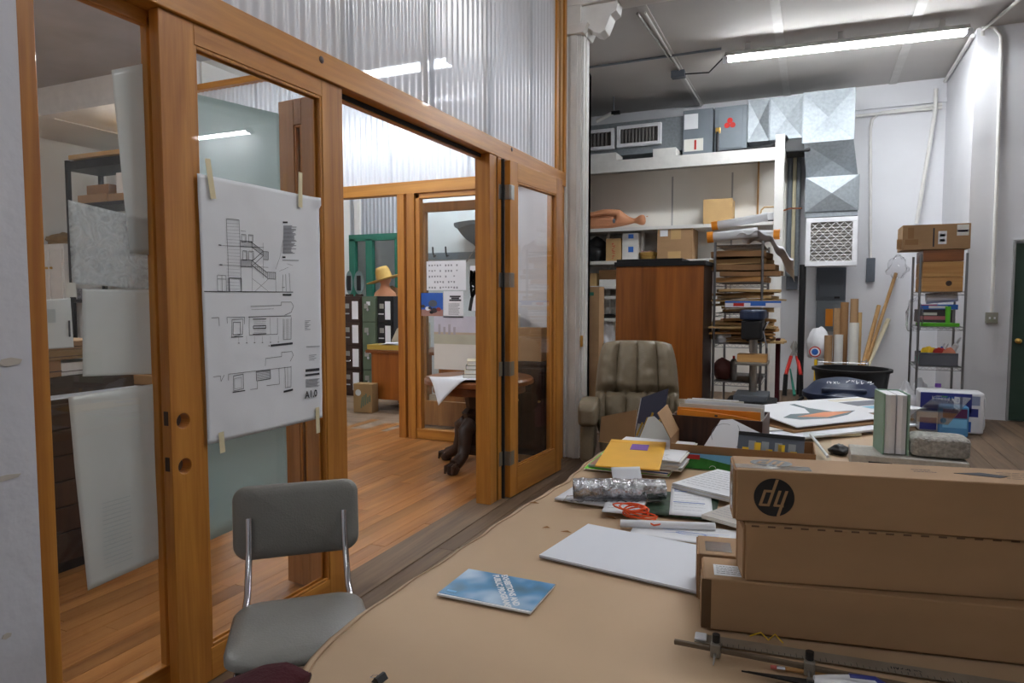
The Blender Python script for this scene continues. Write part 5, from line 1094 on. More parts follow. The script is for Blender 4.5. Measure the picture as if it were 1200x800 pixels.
# standing book
b0, b1 = aty(1034, 520, 2.93).x, aty(1064, 520, 2.93).x; hb_ = aty(1048, 462, 2.93).z-sz-.001; w_ = b1-b0
sb = T('standing_book', 'thick green book standing upright on the concrete slab', 'book', ((b0+b1)/2, 2.96, sz+.001), math.radians(8))
gcov = solid('palegreen', 150, 182, 162)
for s in (-1, 1): MB().box(s*w_/2-.003, s*w_/2+.003, -.02, .13, 0, hb_).build('cover', gcov, sb, bev=.001)
MB().box(-w_/2, w_/2, .127, .132, 0, hb_).build('spine', gcov, sb)
for k in range(2): MB().prism([(-w_/2+.006+k*(w_/2-.003), -.012), (-w_*.25+k*w_*.48, -.018), (-.0015+k*(w_/2-.005), -.012), (-.0015+k*(w_/2-.005), .125), (-w_/2+.006+k*(w_/2-.003), .125)], .004, hb_-.004, 'z').build('pages', 'paper', sb)
# painted boards on top
t, w_, l_ = slab('painted_board', 'striped seascape board beside the heron board', (985, 486), (1086, 478), (985, 466), zs_+.001, .006, 'paper', 'painting')
for k, (c_, a, b) in enumerate(((solid('sea', 110, 180, 206), -.3, -.15), (solid('slate', 92, 96, 110), -.1, .2), (solid('sand', 226, 220, 206), .25, .4))): MB().box(w_*.02, w_*.48, l_*a, l_*b, .006, .0068).build('stripe_print', c_, t)
t, w_, l_ = slab('painted_board', 'white painted board with a grey heron shape and orange streak', (934, 500), (1035, 489), (942, 479), zs_+.009, .006, 'paper', 'painting'); t.rotation_euler.x = math.radians(7); t.location.z += l_/2*math.sin(math.radians(7))
bp = [(-w_*.40, -l_*.02), (-w_*.30, -l_*.10), (-.0, -l_*.14), (w_*.25, -l_*.10), (w_*.45, -l_*.02), (w_*.2, l_*.0), (w_*.08, l_*.16), (w_*.06, l_*.36), (w_*.0, l_*.36), (w_*.03, l_*.14), (-w_*.05, l_*.02), (-w_*.25, l_*.04)]
bp = [(a_, b_*1.75-l_*.08 if b_ < l_*.15 else b_*1.1) for a_, b_ in bp]
MB().prism(bp, .006, .0068, 'z').build('bird_print', solid('birdgrey', 84, 104, 110), t); MB().prism([(-w_*.26, -l_*.14), (-.0, -l_*.27), (w_*.38, -l_*.15), (w_*.1, -l_*.06)], .0068, .0074, 'z').build('orange_streak', solid('streak', 226, 140, 90), t)
t, w_, l_ = slab('acrylic_sheet', 'clear acrylic sheet overhanging the far pile of boards', (1060, 492), (1111, 497), (1060, 460), zs_+.018, .004, K['glass_g'], 'acrylic sheet')
for i, (A, B, D, m, lab) in enumerate((((885, 498), (935, 497), (893, 480), solid('photog', 96, 104, 98), 'dark green photo print left of the heron board'), ((888, 506), (938, 503), (890, 490), 'paper2', 'cream sheet beside the heron board'), ((880, 516), (925, 517), (890, 506), 'card_lt', 'tan envelope in front of the far pile'), ((918, 521), (938, 521), (920, 514), 'paper', 'small white card before the far pile'))):
    flat('loose_print', lab, A, B, D, PZ+(.0 if i in (2, 3) else .026+.004*(1-i)), m, seed=i+20, wav=.0008, th=.002)
t, w_, h = lean('acrylic_sheet', 'greenish glass sheet leaning beside the concrete slab', 940, 975, 512, 545, 2.98, K['glass_g'], -35, 'acrylic sheet', .004, zb=PZ)
a = atz(950, 509, PZ+.05); b = atz(970, 535, PZ+.02); tag(MB().tube([a, b], .006, 8).build('white_rod', 'paper', smooth=40), 'thin white rod lying by the leaning glass sheet', 'rod')
blob('dark_cloth', 'dark bundled cloth beside the concrete slab', 'cloth', (aty(985, 530, 3.05).x, 3.16, PZ), (.04, .05, .02), K['black'], 21, .4, .3)
# ------------------------------------------------- printer paper boxes
BD = .118
def rollbox(label, zb, A, B, L_, h, seed=0):
    a = atz(*A, zb); b = atz(*B, zb); rz = math.atan2(b.y-a.y, b.x-a.x); t = T('printer_paper_box', label, 'box', (a.x, a.y, zb), rz)
    MB().box(0, L_, 0, BD, 0, h).build('body', 'card', t, bev=.003)
    MB().box(-.0025, 0, .004, BD-.004, .003, h-.003).build('end_flap', 'card_dk', t); MB().box(-.005, -.0025, .004, BD*.6, .003, h*.9).build('end_flap', 'card', t)
    n = int(L_/.03) if seed else 0
    pf = MB()
    for i in range(n): pf.box(.01+i*.03, .024+i*.03, -.0006, .0003, h-.0045, h-.0012)
    if n: o = pf.build('perforation', solid('perf', 96, 70, 48), t); o['kind'] = 'stuff'
    return t, rz
hb1 = aty(836, 678, atz(824, 736, PZ).y+.002).z-PZ
t1, rz1 = rollbox('bottom printer paper box of the stack, behind the steel ruler', PZ, (824, 736), (1200, 779), 1.02, hb1)
MB().box(.02, .09, .02, .075, hb1, hb1+.0008).build('label', 'paper', t1); textlines(t1, 'ink', .025, .085, .025, .07, 5, hb1+.001, .002, 4)
MB().box(-.004, .014, -.0008, 0, .002, hb1-.002).build('tape', solid('flapshade', 96, 72, 50, .2), t1)  # dark strip painted for the end flap's corrugated edge and its shadow
a = atz(824, 736, PZ); d = Vector((-math.sin(rz1), math.cos(rz1), 0))
t4 = T('printer_paper_box', 'printer paper box lying behind the bottom one of the stack', 'box', tuple(Vector((a.x, a.y, PZ))+d*(BD+.012)+Vector((-.008, 0, 0))), rz1)
MB().box(0, 1.0, 0, BD, 0, hb1).build('body', 'card', t4, bev=.003); MB().box(-.003, 0, .004, BD-.004, .003, hb1-.003).build('end_flap', 'card_dk', t4); MB().box(.015, .07, .02, .08, hb1, hb1+.0008).build('tape', 'clear', t4); MB().box(.0, .05, -.001, .0, .01, hb1).build('tape', 'clear', t4)
z2 = PZ+hb1+.001; A2 = (873, 680); ya = atz(*A2, z2).y; hb2 = aty(874, 614, ya).z-z2
t2, rz2_ = rollbox('middle printer paper box of the stack', z2, A2, (1200, 704), 1.0, hb2, 1)
z3 = z2+hb2+.001; A3 = (862, 610); ya = atz(*A3, z3).y; hb3 = aty(860, 549, ya).z-z3
t3, rz3 = rollbox('top printer paper box with round black logo', z3, A3, (1200, 634), 1.05, hb3)
def logo(par, M, R):
    MB().lathe([(0, .0), (R, .0), (R, -.0006), (0, -.0006)], 40, M=M).build('logo_disc', 'black', par)
    st = MB(); sl = .30; z = .0006; w_ = .15
    def bar(x, y0, y1, ww=w_): st.add([((x-ww/2+sl*y0)*R, y0*R, z), ((x+ww/2+sl*y0)*R, y0*R, z), ((x+ww/2+sl*y1)*R, y1*R, z), ((x-ww/2+sl*y1)*R, y1*R, z)], [(0, 1, 2, 3)], M)
    def hbar(x0, x1, y, hh=.13): st.add([((x0+sl*y)*R, (y-hh/2)*R, z), ((x1+sl*y)*R, (y-hh/2)*R, z), ((x1+sl*y)*R, (y+hh/2)*R, z), ((x0+sl*y)*R, (y+hh/2)*R, z)], [(0, 1, 2, 3)], M)
    bar(-.15, -.46, .96); bar(-.55, -.46, .38); hbar(-.58, -.1, .38-.06); hbar(-.58, -.1, -.42)
    bar(.17, -.46, .38); bar(.50, -.97, .38); hbar(.12, .6, -.42); bar(.15, -.98, -.46) if False else None
    st.build('logo_letters', 'card', par)
lp_ = aty(908, 582, atz(862, 610, z3).y+.01); lx = .070
logo(t3, Tr(lx, -.0012, hb3*.50) @ MF, hb3*.36)
logo(t3, Tr(.072, BD*.55, hb3+.0008) @ Matrix.Diagonal((1, .7, 1, 1)), .04)
MB().box(.0, .14, .012, .045, hb3, hb3+.0006).build('clear_tape', 'clear', t3); MB().box(-.0065, -.005, .01, .05, hb3*.2, hb3).build('clear_tape', 'clear', t3)
textlines(t3, 'ink', .48, .58, .03, .09, 4, hb3+.0006, .003, 3); MB().prism([(.40, .06), (.47, .04), (.49, .055), (.45, .075)], hb3, hb3+.0006, 'z').build('arrow_print', 'ink', t3); textlines(t3, 'ink', .33, .37, .05, .08, 2, hb3+.0006, .004, 5)
MB().box(.60, .82, .025, .10, hb3, hb3+.0008).build('label', 'paper', t3); textlines(t3, 'ink', .70, .80, .035, .09, 5, hb3+.0012, .003, 6)
# ------------------------------------------------- tools in front of the boxes
A = atz(815, 741, PZ+.002); B = atz(1200, 800, PZ+.002); rz = math.atan2(B.y-A.y, B.x-A.x)
ru = T('steel_ruler', 'long steel ruler in front of the printer paper boxes', 'ruler', (A.x, A.y, PZ), rz); MB().box(0, .75, -.034, 0, 0, .0015).build('blade', 'rulergrey', ru); MB().box(0, .022, -.030, -.002, .0015, .006).build('end_stop', 'plasticwhite', ru, bev=.002)
tk = MB()
for i in range(70): tk.box(.03+i*.01, .0308+i*.01, -.034, -.034+(.008 if i % 5 else .014), .0015, .0018)
tk.build('tick_marks', 'ink', ru)['kind'] = 'stuff'
squig(ru, 'numerals', 'ink', Tr(.36, -.018, .002), .05, .008, 7, .0018, 2)
A = atz(790, 751, PZ+.012); B = atz(1010, 793, PZ+.012); B2 = A+(B-A)*1.6
bc = T('beam_compass', 'thin wooden beam compass with two metal trammel clamps', 'beam compass', (A.x, A.y, PZ), math.atan2(B.y-A.y, B.x-A.x)); L_ = (B2-A).length
MB().box(0, L_, -.004, .004, .007, .016).build('beam', solid('oldwood', 110, 94, 76), bc, bev=.002)
Lu = (B-A).length
for f in (.24, .74):
    x = Lu*f; MB().box(x-.009, x+.009, -.012, .012, .0, .026).build('clamp', 'rulergrey', bc, bev=.003); MB().cyl((x, 0, .026), (x, 0, .040), .007, n=10).build('knob', 'black', bc); MB().cyl((x, -.01, .008), (x, -.04, .002), .003, .001, n=8).build('point', 'steel', bc)
A = atz(903, 781, PZ+.004); B = atz(1020, 797, PZ+.004); d = (B-A).normalized()
pn = T('pencil', 'wooden pencil with pink eraser in front of the ruler', 'pencil'); MB().cyl(A, A+d*.010, .0036, n=8).build('eraser', solid('eraser', 206, 110, 100), pn); MB().cyl(A+d*.010, A+d*.024, .0039, n=8).build('ferrule', 'chrome', pn); MB().cyl(A+d*.024, A+d*.17, .0036, n=6).build('body', 'pine', pn); MB().cyl(A+d*.17, A+d*.188, .0036, .0004, n=6).build('tip', 'cream', pn)
A = atz(869, 785, PZ+.006); B = atz(940, 797, PZ+.006); rz = math.atan2(B.y-A.y, B.x-A.x); L_ = (B-A).length
si = T('scissors', 'scissors with black blades and blue white handles', 'scissors', (A.x, A.y, PZ), rz)
MB().prism([(0, 0), (L_+.03, -.010), (L_+.03, .010)], .003, .006, 'z').build('blade', 'black', si); MB().prism([(0.01, -.004), (L_+.03, -.02), (L_+.03, -.004)], .0062, .009, 'z').build('blade', 'black', si)
for s in (-1, 1):
    ring = [(L_+.02, s*.004, .008), (L_+.045, s*.012, .009), (L_+.075, s*.030-.006, .009), (L_+.115, s*.034-.006, .009), (L_+.13, s*.016-.006, .009), (L_+.11, s*.006-.006, .009), (L_+.06, s*.004, .009), (L_+.02, s*.002, .008)]
    h_ = MB().tube(ring, [.008, .009, .008, .008, .008, .008, .008, .008], 8).build('handle', 'plasticwhite', si, smooth=60); MB().tube([(p_[0], p_[1], p_[2]+.004) for p_ in ring[2:6]], .0062, 8).build('grip_inlay', 'navy' if 'navy' in K else 'blue', h_, smooth=60)
MB().cyl((L_+.012, 0, .002), (L_+.012, 0, .012), .005, n=12).build('pivot', 'steel', si)
p = atz(898, 748, PZ+.004); tag(MB().tube([(p.x-.03, p.y, PZ+.003), (p.x-.01, p.y+.004, PZ+.012), (p.x+.004, p.y-.004, PZ+.004), (p.x+.015, p.y+.006, PZ+.013), (p.x+.03, p.y-.003, PZ+.003)], .0014, 6).build('yellow_thread', 'ystk', smooth=60), 'loose yellow thread beside the ruler', 'thread')
# near left corner: velvet cloth and clips
def vc(u, v):
    y = .47+.41*v; x = -1.0+.24*u
    edge = -.80; h = .028*math.sin(PI*min(1, max(0, u)))*(.6+.4*math.sin(PI*v))+.006*noise.noise(Vector((x*14, y*14, 0)))
    z = TZ+.022+h
    if x < xedge(y): z -= 1.1*(xedge(y)-x)**1.0*.45
    return (x+.02*noise.noise(Vector((y*8, 2, 0))), y, z)
tag(MB().grid(vc, 24, 24).build('velvet_cloth', 'maroon', smooth=80, th=.016), 'dark maroon velvet cloth draped over the table corner', 'cloth')
for i, (u, v) in enumerate(((356, 795), (445, 797))):
    p = atz(u, v, PZ); t = T('binder_clip', ['black binder clip on the table edge by the maroon cloth', 'small black clip lying on the brown paper alone'][i], 'clip', (p.x, p.y, PZ), .5+i); t.scale = (.6, .6, .6)
    MB().prism([(-.016, 0), (.016, 0), (.004, .016), (-.004, .016)], -.02, .02, 'x').build('body', 'black', t, bev=.001); MB().tube([(-.008, .014, .008), (-.006, .03, .004), (.006, .03, .004), (.008, .014, .008)], .0012, 6).build('wire_arm', 'chrome', t)
# ================================================================ GREY CHAIR
cc_ = atz(352, 733, .45)
ch = T('vinyl_chair', 'grey vinyl chair with chrome tube frame beside the glazed door', 'chair', (cc_.x, cc_.y, 0), math.radians(42))
def seatfn(w0, w1, d, th, zc):
    mb = MB(); out = rrect(1, 1, .2, 7); n = len(out); vs = []
    lay = [(.94, -th/2), (1.0, -th/4), (1.0, th/4), (.95, th/2), (.75, th/2+.006), (.4, th/2+.010), (0.02, th/2+.011)]
    for k, z in lay:
        for (x, y) in out:
            w_ = w0+(w1-w0)*(.5-y); vs.append((x*w_*k, y*d*k, zc+z-.012*max(0, -y*k-.25)*4*(z > 0)))
    fs = [(j*n+i, j*n+(i+1) % n, (j+1)*n+(i+1) % n, (j+1)*n+i) for j in range(len(lay)-1) for i in range(n)]+[tuple(range(n-1, -1, -1)), tuple(range((len(lay)-1)*n, len(lay)*n))]
    return mb.add(vs, fs)
seatfn(.38, .41, .37, .045, .44).build('seat', 'vinyl', ch, smooth=45)
bm_ = MB(); out = rrect(.42, .25, .05, 7); n = len(out); vs = []; lay = [(.90, -.020), (.985, -.014), (1.0, 0), (.985, .012), (.93, .018), (.84, .0215), (.72, .023), (.6, .024), (.45, .0245), (.3, .025), (.15, .025), (.01, .025)]
for k, yy in lay:
    for (x, z) in out: vs.append((x*k, .235-yy-.03*math.cos(x*k/.21*1.3)+.03, .655+z*k))
bm_.add(vs, [(j*n+i, j*n+(i+1) % n, (j+1)*n+(i+1) % n, (j+1)*n+i) for j in range(len(lay)-1) for i in range(n)]+[tuple(range(n-1, -1, -1)), tuple(range((len(lay)-1)*n, len(lay)*n))])
bk_ = bm_.build('backrest', 'vinyl', ch, smooth=45); bk_.rotation_euler = (math.radians(-6), 0, 0); bk_.location = (0, .075, .027)
for s in (-1, 1):
    MB().tube([(s*.155, .352, .68), (s*.155, .325, .58), (s*.158, .235, .46), (s*.165, .18, .415), (s*.165, .10, .405)], .011, 10).build('back_tube', 'chrome', ch, smooth=50)
    MB().tube([(s*.165, .14, .405), (s*.175, .17, .36), (s*.19, .22, .01)], .011, 10).build('leg', 'chrome', ch, smooth=50); MB().tube([(s*.165, .10, .405), (s*.165, -.12, .405), (s*.17, -.16, .38), (s*.185, -.20, .01)], .011, 10).build('leg', 'chrome', ch, smooth=50)
    for yy in (.22, -.20): MB().cyl((s*(.19 if yy > 0 else .185), yy, 0), (s*(.19 if yy > 0 else .185), yy, .03), .014, n=10).build('foot_cap', 'rubber', ch)
MB().tube([(-.165, -.05, .405), (.165, -.05, .405)], .009, 8).build('crossbar', 'chrome', ch, smooth=50)
# ================================================================ DRAWING TAPED TO THE DOOR
XD = -1.992
def wr_(y, z): return .0035*noise.noise(Vector((y*5, z*5, 1)))+.0022*noise.noise(Vector((y*13, z*11, 4)))
DTL, DTR, DBR, DBL = [atx(*p, XD) for p in ((230.5, 203), (373, 232), (377.5, 489), (243, 521))]
dr_ = T('architectural_drawing', 'large white architectural drawing sheet taped to the glazed door', 'drawing', (0, 0, 0))
def df(u, v):
    a = DBL.lerp(DBR, u); b = DTL.lerp(DTR, u); p = a.lerp(b, v); x = XD+.003+wr_(p.y, p.z)
    if u > .93 and v > .965: x += .012*(u-.93)/.07
    return (x, p.y, p.z)
MB().grid(df, 40, 60).build('sheet', 'paper', dr_, smooth=70, th=.0005)
class Ink:
    def __init__(s): s.mb = MB()
    def pt(s, p): q = atx(p[0], p[1], XD); return Vector((XD+.0052+wr_(q.y, q.z), q.y, q.z))
    def ln(s, *pp, w_=.0017):
        for a, b in zip(pp, pp[1:]):
            a_, b_ = s.pt(a), s.pt(b); n = max(1, int((b_-a_).length/.03))
            for i in range(n):
                qa, qb = a_.lerp(b_, i/n), a_.lerp(b_, (i+1)/n)
                for q in (qa, qb): q.x = XD+.0052+wr_(q.y, q.z)
                s.mb.line(qa, qb, w_, (1, 0, 0))
        return s
    def rect(s, x0, y0, x1, y1, w_=.0017): return s.ln((x0, y0), (x1, y0), (x1, y1), (x0, y1), (x0, y0), w_=w_)
def z5(x, y): return (220+x/4.706, 190+y/4.706)
def z6(x, y): return (220+x/4.706, 350+y/4.706)
I = Ink(); L5 = lambda *pp, w_=.0016: I.ln(*[z5(*p) for p in pp], w_=w_); L6 = lambda *pp, w_=.0016: I.ln(*[z6(*p) for p in pp], w_=w_)
L5((208, 312), (222, 715)); L5((277, 318), (290, 715)); L5((208, 312), (277, 318)); L5((85, 712), (575, 716), w_=.003); L5((165, 458), (415, 470), w_=.001); L5((165, 565), (440, 580), w_=.001)
L5((160, 622), (205, 625), (208, 712), (160, 710), (158, 622)); L5((160, 643), (206, 645)); L5((183, 624), (184, 712))
L5((223, 638), (290, 640), (290, 713), (225, 713), (223, 638), w_=.003)
for (x0, y0, x1, y1) in ((290, 398, 315, 440), (330, 400, 355, 440), (296, 488, 320, 540), (330, 490, 358, 540)): L5((x0, y0), (x1, y0+2), (x1, y1), (x0, y1), (x0, y0), w_=.0018); L5((x0+5, y0+6), (x1-5, y0+7), (x1-5, y1), w_=.001)
L5((285, 378), (315, 382), w_=.0012); L5((282, 432), (350, 438)); L5((284, 466), (412, 470)); L5((284, 537), (350, 540)); L5((286, 577), (350, 578)); L5((350, 440), (350, 712), w_=.001); L5((410, 445), (412, 640), w_=.001); L5((480, 605), (482, 714), w_=.001)
for i in range(14): L5((284+i*5, 433), (285+i*5, 466), w_=.0009); L5((286+i*4.6, 538), (287+i*4.6, 577), w_=.0011)
for off in (0, 26): L5((345, 440+off), (412, 490+off), w_=.0022); L5((345, 540+off), (435, 610+off), w_=.0024)
for i in range(12): t = i/11; L5((345+67*t, 440+50*t), (345+67*t, 466+50*t), w_=.001); L5((345+90*t, 540+70*t), (345+90*t, 568+72*t), w_=.001)
L5((412, 490), (350, 545), w_=.0022); L5((412, 516), (356, 566), w_=.0018); L5((412, 492), (440, 494), (440, 538), (412, 536), w_=.0016)
for i in range(6): L5((414+i*5, 493), (414+i*5, 537), w_=.001); L5((438+i*8, 606), (438+i*8, 642), w_=.0012)
L5((435, 606), (480, 608)); L5((435, 642), (480, 645)); L5((350, 640), (440, 712), w_=.0009); L5((440, 645), (365, 712), w_=.0009)
L5((520, 430), (505, 520), (480, 590), w_=.0008); L5((520, 620), (518, 712)); L5((535, 618), (538, 712)); L5((555, 612), (560, 712)); L5((516, 690), (530, 690)); L5((545, 560), (575, 570), w_=.0009); L5((500, 600), (550, 580), w_=.0008)
L5((518, 332), (545, 332), w_=.007); L5((518, 524), (535, 524), w_=.007); L5((518, 731), (566, 731), w_=.0075); L5((165, 456), (180, 458), w_=.004); L5((170, 565), (185, 566), w_=.004)
# two plans
L6((125, 105), (165, 103), (168, 150)); L6((212, 135), (210, 102), (308, 100), (308, 140)); L6((238, 115), (300, 112), (297, 195), (236, 212), (238, 115)); L6((245, 130), (285, 128), (285, 195), (243, 198), (245, 130), w_=.002); L6((232, 212), (300, 208), w_=.003)
L6((340, 42), (510, 36), (510, 18), (565, 18), (578, 40), (565, 75), (530, 90)); L6((345, 60), (470, 55), w_=.0009); L6((330, 100), (565, 94), w_=.0026); L6((335, 100), (335, 200), (490, 195), (490, 105)); L6((450, 105), (452, 195), w_=.001)
L6((358, 150), (428, 147), (428, 162), (358, 164), (358, 150), w_=.0028); L6((355, 112), (430, 110), w_=.003); L6((355, 195), (430, 192), w_=.003)
for i in range(9): L6((360, 118+i*8.5), (428, 116+i*8.5), w_=.0007)
L6((522, 110), (524, 225), (566, 222), (566, 100)); L6((545, 110), (545, 222), w_=.001)
for i in range(6): L6((522+i*8, 112), (522+i*8, 222), w_=.0007)
for i in range(6): x = 275+i*44; L6((x-4, 244-i), (x+4, 244-i), w_=.0025); L6((x, 205), (x, 240), w_=.0007)
L6((452, 258), (575, 245), w_=.0085); L6((442, 256), (444, 262), w_=.004)
L6((135, 430), (175, 425), (178, 455), (195, 420)); L6((218, 450), (218, 415), (565, 375)); L6((245, 425), (300, 415), (303, 495), (248, 508), (245, 425), w_=.002); L6((250, 440), (290, 432), (292, 490), (253, 497), (250, 440), w_=.001); L6((242, 515), (312, 505), w_=.004)
L6((422, 370), (425, 328), (512, 318), (512, 295), (570, 290), (578, 310), (560, 345)); L6((372, 402), (450, 392), (452, 440), (374, 452), (372, 402), w_=.0024)
for i in range(6): L6((374, 408+i*7), (450, 398+i*7), w_=.0011)
L6((378, 455), (378, 495), (340, 500)); L6((498, 380), (500, 470), (430, 478)); L6((530, 375), (533, 490), (565, 485), (565, 370)); L6((545, 375), (546, 488), w_=.001); L6((524, 512), (576, 500), w_=.008)
L6((645, 396), (722, 388), w_=.012); L6((645, 422), (722, 412), w_=.009)
I.mb.build('ink_lines', 'ink', dr_)['kind'] = 'stuff'
J = Ink()
for i in range(26): y = 352+i*6; J.ln(z5(520, y), z5(598-random.Random(i).random()*34, y), w_=.0026)
J.ln(z5(518, 540), z5(608, 542), w_=.003)
for i in range(22): J.ln(z5(209, 318+i*18), z5(280, 322+i*18), w_=.0008)
for i in range(7): y = 122+i*8; J.ln(z6(642, y), z6(672-(i % 3)*8, y-2), w_=.002)
for i in range(4): J.ln(z6(650, 262+i*2), z6(722, 258+i*2), w_=.0008); J.ln(z6(665, 312+i*9), z6(705-(i % 2)*10, 308+i*9), w_=.002)
for i in range(8): J.ln(z6(647, 446+i*6), z6(722-(i % 3)*6, 440+i*6), w_=.0022)
J.mb.build('fine_text', 'ink_lt', dr_)['kind'] = 'stuff'
p = atx(*z6(672, 526), XD); txt(dr_, 'sheet_number', 'A1.0', .042, 'ink', Tr(XD+.0085, p.y, p.z) @ MX, .0014)
for (u0, v0, u1, v1) in ((241, 186, 248, 233), (350, 202, 350, 243), (257, 506, 259, 530), (370, 477, 371, 507)):
    a, b = atx(u0, v0, XD), atx(u1, v1, XD); mb = MB(); mb.line(Vector((XD+.009, a.y, a.z)), Vector((XD+.009, b.y, b.z)), .024, (1, 0, 0)); mb.build('tape_strip', 'tape', dr_, th=.0006)
# ================================================================ VELLUM SHEETS ON THE LEFT PANE AND BEHIND THE DOOR GLASS
XV = -2.084
def vsheet(label, P, m='vellum', x=XV, wav=.004, seed=0, parts=None):
    Q = [atx(*p, x) for p in P]     # tl tr br bl
    def fn(u, v):
        p = Q[3].lerp(Q[2], u).lerp(Q[0].lerp(Q[1], u), v); return (x-.002+wav*noise.noise(Vector((p.y*6, p.z*4, seed))), p.y, p.z)
    o = MB().grid(fn, 20, 30).build('vellum_sheet', m, smooth=70, th=.0004); tag(o, label, 'tracing paper', 'vellum sheets on the glass'); return o
v1 = vsheet('narrow curled vellum sheet hanging high on the tall pane', ((131, 82), (190, 70), (198, 300), (152, 297)), seed=1, x=XV-.001)
v2 = vsheet('patterned vellum print on the tall pane below the shelf boxes', ((80, 234), (196, 262), (200, 341), (85, 332)), 'vellum_art', seed=2, x=XV-.008)
v3 = vsheet('plain pale vellum sheet in the middle of the tall pane', ((97, 338), (200, 341), (206, 437), (97, 441)), seed=3, x=XV-.016)
v4 = vsheet('large vellum sheet with faint text at the bottom of the tall pane', ((80, 465), (205, 446), (212, 643), (103, 692)), seed=4, x=XV-.003)
v5 = vsheet('small translucent flyer with red logo on the tall pane', ((39, 352), (83, 349), (87, 407), (42, 410)), seed=5, x=XV-.002)
Q = atx(46, 402, XV); MB().box(XV+.001, XV+.0016, Q.y-.008, Q.y+.008, Q.z-.014, Q.z+.014).build('red_logo', 'red', v5)
Q = atx(81, 385, XV); MB().box(XV+.001, XV+.0016, Q.y-.003, Q.y+.003, Q.z-.025, Q.z+.025).build('print', 'ink', v5); Q = atx(44, 363, XV); MB().box(XV+.001, XV+.0016, Q.y-.007, Q.y+.007, Q.z-.02, Q.z+.02).build('print', 'ink_lt', v5)
Q = atx(60, 370, XV); MB().box(XV+.001, XV+.0016, Q.y-.012, Q.y+.012, Q.z-.02, Q.z+.02).build('print', solid('palegrey', 190, 196, 196), v5)
for i in range(16):
    a = atx(118+i*.2, 590+i*5, XV); mb = MB(); mb.box(XV+.006, XV+.0066, a.y, a.y+.10, a.z-.0012, a.z+.0012); mb.build('faint_text', solid('palegrey', 190, 196, 196), v4)
pc = tag(MB().box(XV-.002, XV-.0014, atx(78, 340, XV).y, atx(90, 340, XV).y, atx(85, 348, XV).z, atx(85, 331, XV).z).build('photo_card', 'paper2'), 'tiny photo card taped beside the patterned vellum', 'card')
v6 = vsheet('large frosted sheet behind the glazed door and the drawing', ((222, 108), (327, 133), (338, 592), (240, 636)), 'frost', x=-2.06, wav=.004, seed=6)
# ================================================================ INNER ROOM THINGS
ff = T('flat_file', 'dark brown flat file cabinet behind the tall pane', 'cabinet', (0, 0, 0)); FZ = .9
MB().box(-4.45, -3.5, 1.0, 3.25, .06, FZ).build('carcass', 'darkwood', ff, bev=.004); MB().box(-4.4, -3.53, 1.05, 3.2, 0, .06).build('plinth', 'black', ff)
for j in range(2):
    for i in range(6):
        d = MB().box(-3.5, -3.485, 1.03+1.11*j, 2.11+1.11*j, .09+i*.133, .215+i*.133).build('drawer', 'darkwood', ff, bev=.003)
        for yy in (.25, .85): MB().box(-3.485, -3.472, 1.03+1.11*j+yy-.04, 1.03+1.11*j+yy+.04, .14+i*.133, .155+i*.133).build('handle', 'brass', d)
def onff(u, v, z=FZ): return atz(u, v, z)
z_ = FZ+.001
p = atx(85, 472, -3.8)
def pile(label, x, y, w_, l_, h, m, z, rz=0, name='portfolio', cat='portfolio'):
    t = T(name, label, cat, (x, y, z), rz); MB().box(-w_/2, w_/2, -l_/2, l_/2, 0, h).build('body', m, t, bev=.004); MB().box(w_/2-.001, w_/2+.002, -l_/2, l_/2, h*.3, h*.36).build('edge_line', 'darkwood', t); return z+h+.001
ys = lambda u, x=-3.75: atx(u, 440, x).y
y_c = 2.75
za = pile('dark patterned portfolio box on the flat file', -3.9, 2.45, .5, .62, .10, solid('dkport', 66, 54, 44), z_)
zb_ = pile('pale drawing box on the patterned portfolio', -3.82, 2.44, .3, .3, .07, 'paintwhite', za, .1)
zb2 = pile('tan card bundle on the patterned portfolio box', -3.86, 2.24, .42, .2, .09, 'card_dk', za)
zb3 = pile('brown leather portfolio stacked above the tan bundle', -3.88, 2.32, .5, .55, .05, 'bagpaper', max(zb_, zb2), .03)
zb4 = pile('tan folder topping the portfolio stack', -3.88, 2.36, .46, .5, .045, 'card', zb3, -.04)
z5_ = pile('brown book stack end beside the vellum on the flat file', -3.75, 3.0, .4, .36, .06, 'card_dk', z_, 0, 'ledger', 'book'); pile('second brown ledger lying on the first ledger', -3.76, 3.0, .38, .34, .045, 'card', z5_, .05, 'ledger', 'book')
sheet('plan_sheet', 'white plan sheet lying on the front of the flat file', .17, .95, (-3.59, 2.3, z_), .02, 'paper', wav=.004, seed=31); 
a = Vector((-3.62, 1.45, z_+.03)); tag(MB().tube([a, a+Vector((-.08, .35, .0))], .02, 12).build('plan_roll', 'paper', smooth=40), 'thin rolled plan on the flat file', 'paper roll')
# black shelving unit with boxes on the far side
YL = 6.55
sx0 = aty(75.5, 190, YL).x; sx1 = sx0+2.4; stz = aty(77, 188, YL).z
bs = T('steel_shelving', 'black steel shelving unit in the inner room', 'shelving', (0, YL, 0))
for xx in (sx0, sx1):
    for yy in (0, .5): MB().box(xx, xx+.06, yy, yy+.05, 0, stz).build('post', 'black', bs)
lvz = [stz-.02, aty(100, 238, YL).z, 2.1, 1.4, .5]
for i, z in enumerate(lvz): MB().box(sx0, sx1+.06, 0, .55, z-(.12 if i == 0 else .05), z).build('shelf', 'black', bs)
tag(MB().box(sx0+.12, sx1-.2, YL-.02, YL+.5, stz, stz+.06).build('board', 'card_lt'), 'long tan board on top of the black shelving', 'board')
def lbox(label, u0, u1, vt, vb, m, y=YL+.02, dep=.35):
    a, b = aty(u0, vb, y), aty(u1, vt, y); return carton('archive_box', label, ((a.x+b.x)/2, y+dep/2, a.z), (b.x-a.x, dep, b.z-a.z), 0, m)
zl1 = lvz[1]
